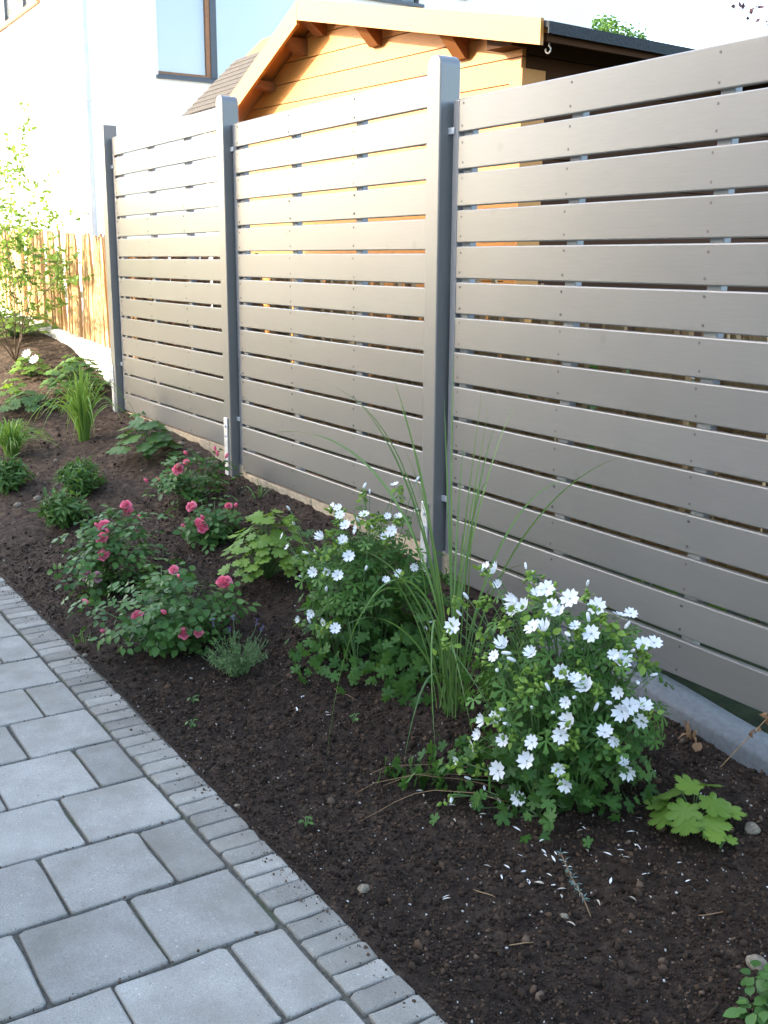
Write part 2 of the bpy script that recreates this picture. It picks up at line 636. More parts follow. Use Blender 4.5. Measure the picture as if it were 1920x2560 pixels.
# ------------------------------------------------------------------ terrain
FX = [-14, -9, -6.4, -5.5, -4.5, -4.0, -3.3, -2.6, -2.0, -1, 0, 1.24, 1.6, 3, 5]
FZ = [1.2, 1.0, .88, .80, .60, .46, .45, .43, .335, .325, .27, .17, .15, .08, .03]
EX = [-14, -8, -5, -3.5, -2.2, -1.6, 6]
EZ = [1.0, .7, .4, .15, .0, -.012, -.012]


def yedge(X):
    return -1.312 + .0122 * (X + .2)


def soil_z(X, Y):
    X, Y = np.asarray(X, float), np.asarray(Y, float)
    f = np.interp(X, FX, FZ)
    e = np.interp(X, EX, EZ)
    ye = yedge(X)
    t = np.clip((Y - ye) / (0.02 - ye), 0, 1)
    s = t * t * (3 - 2 * t)
    return e + (f - e) * (.75 * t + .25 * s)


def lumps(x, y):
    a = noise.noise((x * 7, y * 7, 0.3)) * 0.013
    b = noise.noise((x * 19, y * 19, 4.1)) * 0.008
    c = noise.noise((x * 46, y * 46, 9.7)) * 0.0042
    return a + b + c


def soil_at(x, y):
    return float(soil_z(x, y)) + lumps(x, y) * min(1, max(0, (y - yedge(x)) / 0.12))


# bed: rows across, finer towards the path's near end
xs = np.concatenate([np.linspace(-12, -5, 90, endpoint=False), np.linspace(-5, -1.5, 200, endpoint=False), np.linspace(-1.5, 2.6, 400, endpoint=False), np.linspace(2.6, 5.5, 90)])
nv = 130
V = np.zeros((len(xs) * nv, 3))
i = 0
for X in xs:
    ye = yedge(X) - 0.02
    for j in range(nv):
        Y = ye + (0.08 - ye) * j / (nv - 1)
        V[i] = (X, Y, float(soil_z(X, Y)) + lumps(X, Y) * min(1, max(0, (Y - ye - 0.02) / 0.12)))
        i += 1
idx = np.arange(len(xs) * nv).reshape(len(xs), nv)
F = np.stack([idx[:-1, :-1].ravel(), idx[1:, :-1].ravel(), idx[1:, 1:].ravel(), idx[:-1, 1:].ravel()], axis=1)
o = add('planting_bed', V, F, 'soil', smooth=True)
tag(o, 'dark bare soil of the planting bed between paving and fence', 'soil bed', kind='structure')

# crumbs of earth lying on the bed
ico_bm = bmesh.new()
bmesh.ops.create_icosphere(ico_bm, subdivisions=1, radius=1.0)
ICO_V = np.array([v.co[:] for v in ico_bm.verts])
ICO_F = np.array([[v.index for v in f.verts] for f in ico_bm.faces])
ico_bm.free()
NC = 85000
u = rng.random(NC)
cx = np.where(u < 0.72, rng.uniform(-0.1, 2.6, NC), np.where(u < 0.93, rng.uniform(-2.2, -0.1, NC), rng.uniform(-5.5, -2.2, NC)))
cy = yedge(cx) + 0.015 + rng.random(NC) * (-0.03 - yedge(cx))
cz = np.array([soil_at(a, bb) for a, bb in zip(cx, cy)])
cs = np.clip(rng.lognormal(math.log(0.0024), 0.55, NC), 0.0011, 0.012)
A = rng.normal(size=(NC, 3, 3))
Q, _ = np.linalg.qr(A)
sc = np.stack([cs * rng.uniform(.7, 1.3, NC), cs * rng.uniform(.7, 1.3, NC), cs * rng.uniform(.5, .9, NC)], 1)
CV = np.einsum('nij,nkj->nki', Q, ICO_V[None] * sc[:, None, :] * rng.uniform(.55, 1.35, (NC, len(ICO_V), 1)))
CV += np.stack([cx, cy, cz + cs * 0.35], 1)[:, None, :]
CF = (ICO_F[None] + (np.arange(NC) * len(ICO_V))[:, None, None]).reshape(-1, 3)
tn = np.clip(rng.beta(1.2, 1.9, NC) * 0.88, 0, 1)
cz_small = cs < 0.0042
pale = (rng.random(NC) < 0.022) & cz_small
tn[pale] = rng.uniform(0.93, 0.995, pale.sum())
o = add('soil_crumbs', CV.reshape(-1, 3), CF, 'crumb', tone=np.repeat(tn, len(ICO_V)))
tag(o, 'loose crumbs and grit scattered over the dark bed', 'soil', kind='stuff')

# ground sheet to the horizon
gx = np.concatenate([[-160, -80, -40, -25, -18], np.linspace(-14, 6, 41), [8, 12, 20, 40, 80, 160]])
gy = np.concatenate([[-160, -80, -40, -20, -10, -6, -4, -3.4], np.linspace(-3.0, 0.1, 12), [.16, .3, .6, 1.2, 2, 4, 8, 15, 30, 60, 160]])
V, idx = [], np.arange(len(gx) * len(gy)).reshape(len(gx), len(gy))
for X in gx:
    for Y in gy:
        f = float(np.interp(X, FX, FZ))
        e = float(np.interp(X, EX, EZ))
        if Y > 0.1:
            z = f - 0.03
        elif Y < -1.35:
            z = e - 0.08
        else:
            z = float(soil_z(X, Y)) - 0.09
        V.append((X, Y, z))
F = np.stack([idx[:-1, :-1].ravel(), idx[1:, :-1].ravel(), idx[1:, 1:].ravel(), idx[:-1, 1:].ravel()], axis=1)
tag(add('ground', V, F, 'lawn', smooth=True), 'rough lawn beyond the fence', 'lawn', kind='structure')

# ------------------------------------------------------------------ paving
PA = math.atan(0.0122)                     # the path runs almost parallel to the fence
pave = box('paving', -4.6, 5.0, -4.3, -1.30, -0.075, -0.0105, 'joint_sand', bev=0.0)
tag(pave, 'path of grey concrete slabs with a narrow edging course', 'paving', kind='structure')


def paver_mesh(name, lx, ly, mat, seed, corner=0.009, inset=0.0042, h=0.07, per=4, jit=0.0022):
    r = random.Random(seed)
    pts = []
    cs = [(lx / 2, ly / 2, 0), (-lx / 2, ly / 2, 90), (-lx / 2, -ly / 2, 180), (lx / 2, -ly / 2, 270)]
    for (cx_, cy_, a0) in cs:
        rr = corner * r.uniform(0.55, 1.5)
        for k in range(per):
            a = R(a0 + 90 * k / (per - 1))
            pts.append((cx_ - math.copysign(rr, cx_) + rr * math.cos(a) + r.uniform(-jit, jit),
                        cy_ - math.copysign(rr, cy_) + rr * math.sin(a) + r.uniform(-jit, jit)))
        # a point part way down the next side keeps the edge from being ruler straight
        nxt = {0: (0, ly / 2), 90: (-lx / 2, 0), 180: (0, -ly / 2), 270: (lx / 2, 0)}[a0]
        w = r.uniform(-0.25, 0.25)
        pts.append((nxt[0] + (w * lx if nxt[0] == 0 else 0) + r.uniform(-1, 1) * jit * 1.2, nxt[1] + (w * ly if nxt[1] == 0 else 0) + r.uniform(-1, 1) * jit * 1.2))
    n = len(pts)
    V = [(x, y, -h) for x, y in pts]
    V += [(x, y, -inset * 0.9 + r.uniform(-.0012, .0008)) for x, y in pts]
    for x, y in pts:
        f = 1 - inset / max(0.01, math.hypot(x, y)) * r.uniform(0.8, 1.5)
        V.append((x * f, y * f, r.uniform(-.0006, .0002)))
    F = []
    for a in range(2):
        for k in range(n):
            j = (k + 1) % n
            F.append([a * n + k, a * n + j, (a + 1) * n + j, (a + 1) * n + k])
    F.append([2 * n + k for k in range(n)])
    me = make_mesh(name, V, F, mat)
    for p in me.polygons:
        p.use_smooth = n <= p.index < 2 * n
    return me


P = 0.2905
full = [paver_mesh('slab', P - .011, .2545, 'paver', s) for s in range(7)]
half = [paver_mesh('slab', P - .011, .127, 'paver', 20 + s) for s in range(5)]
edge = [paver_mesh('edging_stone', P / 4 - .0052, .124, 'edging', 40 + s, corner=0.007, inset=0.0045, jit=0.002) for s in range(8)]
X0 = -0.953


def on_path(x, y):                          # course coordinate -> world, following the slight turn
    return (x, y + 0.0122 * (x - X0))


for k in range(-8, 15):
    xc = X0 + P * (k + 0.5)
    if xc > 3.5:
        continue
    # edging course: four narrow stones to each slab course
    for q in range(4):
        xe = X0 + P * k + P / 4 * (q + 0.5)
        x, y = on_path(xe, -1.452 + 0.066)
        inst('edging_stone', random.choice(edge), (x, y + rnd(-.002, .002), rnd(-.002, .003)), pave, (rnd(-.012, .012), rnd(-.012, .012), PA + rnd(-.012, .012)))
    y = -1.456
    if k % 2 == 0:                          # every other course starts with a half slab
        px, py = on_path(xc, y - .0675)
        inst('slab', random.choice(half), (px, py, rnd(-.0015, .0015)), pave, (rnd(-.006, .006), rnd(-.006, .006), PA + random.choice((0, math.pi)) + rnd(-.004, .004)))
        y -= .135
    while y > -3.0:
        px, py = on_path(xc, y - .1325)
        inst('slab', random.choice(full), (px + rnd(-.0012, .0012), py + rnd(-.002, .002), rnd(-.0015, .0015)), pave, (rnd(-.006, .006), rnd(-.006, .006), PA + random.choice((0, math.pi)) + rnd(-.005, .005)))
        y -= .265

# earth spilled over the edging and grit in the joints
NS = 2600
sx_ = rng.uniform(-2.2, 2.6, NS)
near = rng.random(NS) < 0.45
sy_ = np.where(near, yedge(sx_) - np.abs(rng.normal(0, .035, NS)), 0)
kk = rng.integers(-4, 12, NS)
jx = -0.953 + 0.2905 * kk + rng.normal(0, .004, NS)
jy = rng.uniform(-2.7, -1.45, NS)
sx_ = np.where(near, sx_, jx)
sy_ = np.where(near, sy_, jy)
ss_ = np.clip(rng.lognormal(math.log(0.0014), 0.45, NS), .0007, .005)
sz_ = np.where(near, ss_ * .5 + .0005, ss_ * .5 - .0015)
Q, _ = np.linalg.qr(rng.normal(size=(NS, 3, 3)))
SV = np.einsum('nij,nkj->nki', Q, ICO_V[None] * ss_[:, None, None] * rng.uniform(.6, 1.3, (NS, len(ICO_V), 1))) + np.stack([sx_, sy_, sz_], 1)[:, None, :]
SF = (ICO_F[None] + (np.arange(NS) * len(ICO_V))[:, None, None]).reshape(-1, 3)
o = add('spilled_grit', SV.reshape(-1, 3), SF, 'crumb', tone=np.repeat(rng.uniform(.5, .945, NS), len(ICO_V)))
tag(o, 'grit and earth spilled along the paving edge and joints', 'grit', kind='stuff')

# ------------------------------------------------------------------ slatted fence
PW = 1.812
HS, GAP = 0.1165, 0.0130
PANELS = [(-3.913, 0.472, 'far taupe slat panel on the highest step, in front of the white house'),
          (-1.967, 0.370, 'middle taupe slat panel between the two round-topped posts'),
          (0.000, 0.2645, 'taupe slat panel on the lowest step, standing above the concrete kerb')]
V, F = box_data(0, PW, 0, 0.0195, 0, HS, 0.0045, 2)
slat_me = make_mesh('slat', V, F, 'fence_paint')
nl = [(0.0046 * math.cos(2 * math.pi * k / 8), 0, 0.0046 * math.sin(2 * math.pi * k / 8)) for k in range(8)]
Vn, Fn = prism(nl, (0, -0.0009, 0), (0, 0.003, 0))
nail_me = make_mesh('nail', Vn, Fn, 'nail_steel')
V, F = box_data(-0.026, 0.026, 0.0197, 0.050, 0, 1.80, 0.003)
batten_me = make_mesh('batten', V, F, 'batten_grey')
V, F = box_data(-0.043, -0.006, 0.004, 0.052, 0, 1.80, 0.007, 2)
stile_me = make_mesh('edge_strip', V, F, 'grey_strip')
COLS = [0.028, 0.604, 1.208, PW - 0.028]
for (px, pz, lab) in PANELS:
    root = empty('slatted_fence', (px, 0, pz), lab, 'fence', 'stepped slatted fence panels')
    for k in range(14):
        z = pz + k * (HS + GAP)
        s = inst('slat', slat_me, (px + rnd(-.0015, .0015), rnd(-.0012, .0012), z), root, (rnd(-.004, .004), rnd(-.0006, .0006), 0))
        for cxx in COLS:
            for dz in (0.021, HS - 0.021):
                inst('nail', nail_me, (px + cxx + rnd(-.005, .005), -0.0003, z + dz + rnd(-.004, .004)), s)
    for cxx in (0.034, 0.618, 1.222, PW - 0.034):
        inst('batten', batten_me, (px + cxx, 0, pz), root)
    inst('edge_strip', stile_me, (px, 0, pz), root)
    inst('edge_strip', stile_me, (px + PW + 0.049, 0, pz), root)


def post(x0, x1, ztop, zbot, lab, rounded=True, ank=(0.56, 0.24)):
    root = empty('fence_post', ((x0 + x1) / 2, 0.005, zbot), lab, 'fence post')
    y0, y1 = -0.042, 0.048
    # outline in the y-z plane seen from the side: a flat board-on-edge post whose head is rounded across its width
    w = x1 - x0
    r = 0.038 if rounded else 0.004
    prof = []
    for k in range(9):
        a = math.pi / 2 * k / 8
        prof.append((x1 - r + r * math.cos(a), ztop - r + r * math.sin(a)))
    for k in range(9):
        a = math.pi / 2 + math.pi / 2 * k / 8
        prof.append((x0 + r + r * math.cos(a), ztop - r + r * math.sin(a)))
    prof += [(x0, zbot), (x1, zbot)]
    bm = bmesh.new()
    fv = [bm.verts.new((p[0], y0, p[1])) for p in prof]
    bv = [bm.verts.new((p[0], y1, p[1])) for p in prof]
    n = len(prof)
    bm.faces.new(fv)
    bm.faces.new(bv[::-1])
    for k in range(n):
        j = (k + 1) % n
        bm.faces.new((fv[j], fv[k], bv[k], bv[j]))
    bmesh.ops.recalc_face_normals(bm, faces=bm.faces)
    ed = [e for e in bm.edges if (abs(e.verts[0].co.y - e.verts[1].co.y) < 1e-6)]
    bmesh.ops.bevel(bm, geom=ed, offset=0.005, segments=2, profile=0.5, affect='EDGES')
    bm.verts.index_update()
    V = np.array([v.co[:] for v in bm.verts])
    F = [[v.index for v in f.verts] for f in bm.faces]
    bm.free()
    add('shaft', V, F, 'post_paint', root)
    # galvanised foot strap with two bolts on the face, and a clip that holds the panel
    xa = x0 + 0.008
    V, F = box_data(xa, xa + 0.048, y0 - 0.0065, y0 - 0.0005, zbot - 0.05, ank[0], 0.002)
    st = add('foot_strap', V, F, 'galvanised', root)
    for zz in (ank[0] - 0.045, ank[0] - 0.10):
        hx = [(xa + 0.024 + 0.0085 * math.cos(R(60 * k)), 0, zz + 0.0085 * math.sin(R(60 * k))) for k in range(6)]
        V, F = prism(hx, (0, y0 - 0.014, 0), (0, y0 - 0.006, 0))
        add('bolt', V, F, 'galvanised', st)
    for zz in (ztop - 0.265, zbot + 0.36):
        V, F = box_data(x1 - 0.002, x1 + 0.034, -0.004, 0.003, zz - 0.012, zz + 0.012, 0.002)
        add('panel_clip', V, F, 'galvanised', root)
    return root


post(-4.053, -3.965, 2.352, 0.43, 'square-topped fence post at the far end, beside the picket fence', False, (0.78, 0.44))
post(-2.107, -2.019, 2.312, 0.29, 'round-topped fence post with pink roses at its foot', True, (0.652, 0.30))
post(-0.148, -0.060, 2.222, 0.22, 'round-topped fence post with the tall ornamental grass before it', True, (0.558, 0.24))

# kerbs at the fence foot
root = empty('kerb', (0.6, -0.03, 0.1), 'smooth grey concrete kerb under the lowest slat panel', 'kerb')
prof = [(-0.090, -0.12), (-0.088, -0.016), (-0.084, -0.006), (-0.074, 0.0), (-0.03, 0.001), (0.03, 0.0), (0.03, -0.10)]
V, F = [], []
xk = np.linspace(0.62, 5.0, 60)
for X in xk:
    zt = 0.262 - 0.100 * max(0, X - 0.85) if X < 1.9 else 0.157 - 0.05 * (X - 1.9)
    for (yy, zz) in prof:
        V.append((X, yy + noise.noise((X * 3, 1, 1)) * 0.004, zt + zz + noise.noise((X * 5, yy * 20, 2)) * 0.003))
n = len(prof)
for a in range(len(xk) - 1):
    for j in range(n - 1):
        F.append([a * n + j, a * n + j + 1, (a + 1) * n + j + 1, (a + 1) * n + j])
F.append(list(range(n)))
add('kerb_beam', V, F, 'kerb_concrete', root, smooth=True)

root = empty('kerb', (-2.1, 0.03, 0.2), 'row of short tan kerb stones under the two upper slat panels', 'kerb')
tan = [make_mesh('kerb_stone', *box_data(0, 0.246, 0.003, 0.062, -0.26, 0, 0.004), 'kerb_tan')]
X = -3.93
while X < -0.02:
    zt = 0.4665 if X < -2.12 else 0.3645
    if not (-2.36 < X < -2.12) and not (X > -0.36):
        inst('kerb_stone', tan[0], (X, rnd(-.002, .002), zt + rnd(-.006, 0)), root, (0, rnd(-.004, .004), 0))
    elif X > -0.36:
        inst('kerb_stone', tan[0], (X, 0, zt - 0.004), root)
    else:
        inst('kerb_stone', tan[0], (X, 0, 0.4), root)
    X += 0.25

root = empty('kerb', (-6, 0.12, 0.6), 'pale concrete kerb wall below the picket fence', 'kerb')
xk = np.linspace(-13, -4.06, 80)
prof = [(0.075, -0.55), (0.075, -0.012), (0.087, 0.0), (0.235, 0.0), (0.235, -0.55)]
V, F = [], []
for X in xk:
    zt = 0.812 - 0.052 * (X + 4.06)
    for (yy, zz) in prof:
        V.append((X, yy + noise.noise((X * 2, 7, 1)) * 0.006, zt + zz + noise.noise((X * 4, yy * 9, 2)) * 0.005))
n = len(prof)
for a in range(len(xk) - 1):
    for j in range(n - 1):
        F.append([a * n + j, a * n + j + 1, (a + 1) * n + j + 1, (a + 1) * n + j])
F.append([(len(xk) - 1) * n + j for j in range(n)][::-1])
add('kerb_beam', V, F, 'kerb_pale', root, smooth=False)

# ------------------------------------------------------------------ picket fence of split chestnut
pick = empty('picket_fence', (-5, 0.19, 0.8), 'fence of split light chestnut pales behind the slat fence', 'picket fence')
pmesh = []
for s in range(8):
    r = random.Random(100 + s)
    w = r.uniform(0.042, 0.066)
    t = r.uniform(0.018, 0.03)
    h = 0.86 + r.uniform(-.03, .04)
    V, F = [], []
    lev = [0, .2, .4, .6, .8, .93, 1.0]
    for q, l_ in enumerate(lev):
        sx, sy = r.uniform(-.008, .008), r.uniform(-.006, .006)
        ww = w * (1 if l_ < .9 else (0.8 if l_ < .97 else 0.28)) * r.uniform(.93, 1.07)
        tt = t * (1 if l_ < .9 else 0.7)
        V += [(sx - ww / 2, sy - tt / 2, h * l_), (sx + ww * .1, sy - tt * .75, h * l_), (sx + ww / 2, sy - tt / 2, h * l_), (sx + ww / 2, sy + tt / 2, h * l_), (sx - ww / 2, sy + tt / 2, h * l_)]
    for a in range(len(lev) - 1):
        for j in range(5):
            F.append([a * 5 + j, a * 5 + (j + 1) % 5, (a + 1) * 5 + (j + 1) % 5, (a + 1) * 5 + j])
    F.append([(len(lev) - 1) * 5 + j for j in range(5)])
    pmesh.append(make_mesh('pale', V, F, 'chestnut'))
X = -10.5
while X < 3.4:
    zt = 1.445 - 0.05 * (X + 1)
    inst('pale', random.choice(pmesh), (X, 0.155 + rnd(-.012, .012), zt - 0.86), pick, (rnd(-.03, .03), rnd(-.035, .035), rnd(-.35, .35) + random.choice((0, math.pi))))
    X += rnd(0.066, 0.094) if X < -4.2 else rnd(0.048, 0.066)
for dz in (0.16, 0.66):
    pts = [(x, 0.185 + 0.004 * math.sin(x * 37), 1.445 - 0.05 * (x + 1) - 0.86 + dz) for x in np.linspace(-10.6, 3.5, 80)]
    add('wire', *tube(pts, 0.0022, 4), 'galvanised', pick)

# ------------------------------------------------------------------ timber shed behind the fence
SA = R(6)
SE = np.array([math.cos(SA), math.sin(SA), 0])
SN = np.array([-math.sin(SA), math.cos(SA), 0])
SP = np.array([-2.4, 1.2, 0])


def sh(s, w, z):
    return SP + SE * s + SN * w + np.array([0, 0, z])


shed = empty('garden_shed', tuple(sh(-0.5, 1.8, 0.25)), 'orange stained timber shed with a shallow gable above the fence', 'shed')
RS, RZ = -0.962, 3.14                       # ridge
SLR, SLL = (3.14 - 2.683) / (1.235 + 0.962), 0.55
EL, ER = -2.15, 1.235
WW = 0.17                                   # the gable wall stands back from the rake boards
DEPTH = 3.3


def roof_z(s):
    return RZ - SLR * (s - RS) if s > RS else RZ - SLL * (RS - s)


# gable boards, each clipped by the roof
WL, WR = -2.03, 0.93
bp_, z = 0.131, 0.30
z = 2.565 - 0.131 * 17
UND = 0.075
while z < RZ - UND:
    z1 = z + bp_ - 0.006
    top = z1
    pl = []
    def lim(zz):
        # s range under the roof's underside at this height
        l = RS - (RZ - UND - zz) / SLL
        r_ = RS + (RZ - UND - zz) / SLR
        return max(WL, l), min(WR, r_)
    a0, b0 = lim(z)
    if b0 - a0 < 0.05:
        break
    zt = min(z1, RZ - UND - 0.003)
    a1, b1 = lim(zt)
    pts = [(a0, z), (b0, z)]
    # keep the roof corner points inside the board
    for ss in (WR,):
        zr = RZ - UND - SLR * (ss - RS)
        if z < zr < zt:
            pts.append((ss, zr))
    pts += [(b1, zt), (a1, zt)]
    zl = RZ - UND - SLL * (RS - WL)
    if z < zl < zt:
        pts.append((WL, zl))
    poly = [sh(s_, 0, z_) for s_, z_ in pts]
    V, F = prism(poly, SN * WW, SN * (WW + 0.028))
    add('board', V, F, 'shed_wood', shed)
    # rounded lip of the log profile: a slim bead at each board's foot
    poly = [sh(a0, 0, z), sh(b0, 0, z), sh(b0, 0, z + 0.011), sh(a0, 0, z + 0.011)]
    z += bp_
# right side wall, in the shade
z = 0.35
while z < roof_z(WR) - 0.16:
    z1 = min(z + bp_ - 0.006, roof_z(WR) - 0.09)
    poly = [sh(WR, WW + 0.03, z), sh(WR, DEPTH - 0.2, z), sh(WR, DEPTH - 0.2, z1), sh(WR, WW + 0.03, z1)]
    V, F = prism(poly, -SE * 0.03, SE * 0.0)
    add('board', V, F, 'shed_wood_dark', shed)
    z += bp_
z = 0.35
while z < roof_z(WL) - 0.12:
    z1 = min(z + bp_ - 0.006, roof_z(WL) - 0.08)
    poly = [sh(WL, WW + 0.03, z), sh(WL, DEPTH - 0.2, z), sh(WL, DEPTH - 0.2, z1), sh(WL, WW + 0.03, z1)]
    V, F = prism(poly, SE * 0.0, SE * 0.03)
    add('board', V, F, 'shed_wood_deep', shed)
    z += bp_
# back wall closes the box
poly = [sh(WL, 0, 0.3), sh(WR, 0, 0.3), sh(WR, 0, roof_z(WR) - .08), sh(RS, 0, RZ - .08), sh(WL, 0, roof_z(WL) - .08)]
V, F = prism(poly, SN * (DEPTH - 0.23), SN * (DEPTH - 0.2))
add('back_wall', V, F, 'shed_wood_deep', shed)
# corner boards
for (s0, s1, zt) in ((WR - 0.075, WR + 0.012, 2.545), (WL - 0.012, WL + 0.055, 2.36)):
    poly = [sh(s0, 0, 0.3), sh(s1, 0, 0.3), sh(s1, 0, zt), sh(s0, 0, zt)]
    V, F = prism(poly, SN * (WW - 0.018), SN * (WW - 0.001))
    add('corner_board', V, F, 'shed_wood', shed)
poly = [sh(WR + 0.003, WW - 0.017, 0.3), sh(WR + 0.003, WW + 0.16, 0.3), sh(WR + 0.003, WW + 0.16, 2.50), sh(WR + 0.003, WW - 0.017, 2.50)]
V, F = prism(poly, SE * 0.0, SE * 0.018)
add('corner_board', V, F, 'shed_wood', shed)
# roof decks: boards below, felt above with a dark drip edge
for (s0, s1, sl) in ((RS, ER, SLR), (EL, RS, SLL)):
    z0, z1 = roof_z(s0), roof_z(s1)
    nb = 14
    for k in range(nb):                      # deck boards run up the slope side by side
        w0, w1 = 0.03 + (DEPTH - 0.03) * k / nb, 0.03 + (DEPTH - 0.03) * (k + 1) / nb - 0.004
        poly = [sh(s0, w0, z0 - 0.062), sh(s1, w0, z1 - 0.062), sh(s1, w1, z1 - 0.062), sh(s0, w1, z0 - 0.062)]
        V, F = prism(poly, (0, 0, 0), (0, 0, 0.02))
        add('deck_board', V, F, 'shed_wood_deep', shed)
    over = 0.03
    a, c_ = (s0, s1 + over) if s0 == RS else (s0 - over, s1)
    za, zc = (z0, z1 - SLR * over) if s0 == RS else (z0 - SLL * over, z1)
    poly = [sh(a, 0.012, za - 0.040), sh(c_, 0.012, zc - 0.040), sh(c_, DEPTH, zc - 0.040), sh(a, DEPTH, za - 0.040)]
    V, F = prism(poly, (0, 0, 0), (0, 0, 0.030))
    add('roof_felt', V, F, 'felt', shed)
# felt drip and gutter board along the right eave
ze = roof_z(ER)
poly = [sh(ER + 0.032, 0.012, ze - 0.075), sh(ER + 0.032, DEPTH, ze - 0.075), sh(ER + 0.032, DEPTH, ze - 0.018), sh(ER + 0.032, 0.012, ze - 0.018)]
V, F = prism(poly, SE * 0.0, SE * 0.008)
add('felt_edge', V, F, 'felt', shed)
poly = [sh(ER - 0.02, 0.04, ze - 0.105), sh(ER - 0.02, DEPTH, ze - 0.105), sh(ER - 0.02, DEPTH, ze - 0.064), sh(ER - 0.02, 0.04, ze - 0.064)]
V, F = prism(poly, SE * 0.0, SE * 0.022)
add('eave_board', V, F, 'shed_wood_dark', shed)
# wall plate that carries the right eave, sticking out in front
poly = [sh(0.77, 0.06, 2.60), sh(WR + 0.03, 0.06, 2.60), sh(WR + 0.03, 0.06, 2.675), sh(0.77, 0.06, 2.70)]
V, F = prism(poly, SN * 0.0, SN * 0.13)
add('wall_plate', V, F, 'shed_wood_dark', shed)
# rake boards: the right one runs over the left one's head
dr = 0.128
for (sa_, sb_) in ((RS - 0.012, ER + 0.005), (EL, RS - 0.015)):
    za, zb = RZ - (SLR * (sa_ - RS) if sa_ > RS - .1 and sb_ > RS else SLL * (RS - sa_)), RZ - (SLR * (sb_ - RS) if sb_ > RS else SLL * (RS - sb_))
    dd = dr if sb_ > RS else dr * 1.12
    poly = [sh(sa_, 0, za - dd), sh(sb_, 0, zb - dd), sh(sb_, 0, zb), sh(sa_, 0, za)]
    V, F = prism(poly, SN * -0.014, SN * 0.010)
    add('rake_board', V, F, 'shed_wood', shed)
# purlin ends, cut to a point under the overhang
for (ps, tipz) in ((-1.575, 2.655), (-1.167, 2.84), (-0.94, 2.93), (-0.345, 2.785), (0.461, 2.605)):
    zt = roof_z(ps) - 0.066
    hw = 0.045
    prof = [(0.015, zt), (0.015, zt - 0.05), (WW - 0.03, tipz), (WW, tipz), (WW, zt)]
    zsh = 0.035 * (SLR if ps > RS else -SLL)
    V = [sh(ps - hw, w_, z_ if i_ not in (0, 4) else z_ - abs(zsh)) for i_, (w_, z_) in enumerate(prof)] + [sh(ps + hw, w_, z_ if i_ not in (0, 4) else z_ - abs(zsh)) for i_, (w_, z_) in enumerate(prof)]
    n = 5
    F = [list(range(n)), list(range(n, 2 * n))[::-1]] + [[i_, n + i_, n + (i_ + 1) % n, (i_ + 1) % n] for i_ in range(n)]
    add('purlin', V, F, 'shed_wood_shaded', shed)
# steel hook in the eave
hp = sh(ER - 0.06, 0.12, ze - 0.075)
pts = [hp + np.array([0, 0, 0.0]), hp + np.array([0, 0, -0.03])]
for k in range(9):
    a = R(80 - 35 * k)
    pts.append(hp + SE * (0.018 * math.cos(a) - 0.006) + np.array([0, 0, -0.052 + 0.018 * math.sin(a)]))
add('hook', *tube(pts, 0.0045, 6), 'hook_steel', shed, smooth=True)

# ------------------------------------------------------------------ lean-to with a shingled roof
lean = empty('lean_to', (-5.1, 1.8, 0.6), 'small lean-to with a weathered grey shingled roof beside the timber shed', 'lean-to')
ly0, lz0, lx0, lx1 = 1.26, 2.674, -5.86, -4.62
sl = 0.293 / 0.303
for (x0, x1, y0, y1, zt0, zt1) in ((lx0 + .1, lx1, 1.38, 1.44, lz0 + .06, lz0 + .06),):
    box('wall', lx0 + .12, lx1, 1.40, 1.46, 0.5, lz0 + 0.02, 'white_render', lean)
box('wall', lx0 + .12, lx0 + .18, 1.461, 2.5, 0.5, lz0 + 0.06, 'white_render', lean)
nrow = 7
rl = 0.50 / nrow
ca, sa = math.cos(math.atan(sl)), math.sin(math.atan(sl))
for k in range(nrow + 3):
    y_a, z_a = ly0 + rl * k * ca, lz0 + rl * k * sa
    x = lx0 - 0.012 * (k % 2) + rnd(-.006, .006)
    while x < lx1:
        w = rnd(0.10, 0.15)
        V, F = box_data(0, w - 0.004, 0, rl * 1.25, 0, 0.009, 0.0015)
        V2 = np.stack([V[:, 0] + x, y_a + V[:, 1] * ca - V[:, 2] * sa, z_a + V[:, 1] * (sa - 0.12) + V[:, 2] * ca + 0.012], 1)
        add('shingle', V2, F, 'shingle', lean)
        x += w
poly = [(lx0 + .02, ly0 + .03, lz0), (lx0 + .02, ly0 + .75, lz0 + .72 * sl), (lx0 + .02, ly0 + .75, lz0 + .72 * sl - .03), (lx0 + .02, ly0 + .03, lz0 - .03)]
V, F = prism(poly, (0, 0, 0), (lx1 - lx0 - .04, 0, 0))
add('roof_deck', V, F, 'shed_wood_deep', lean)

# ------------------------------------------------------------------ white house
house = empty('house', (-11, 2, 0.8), 'white rendered house with dark framed windows beyond the picket fence', 'house')
HX, HY = -11.0, 1.945


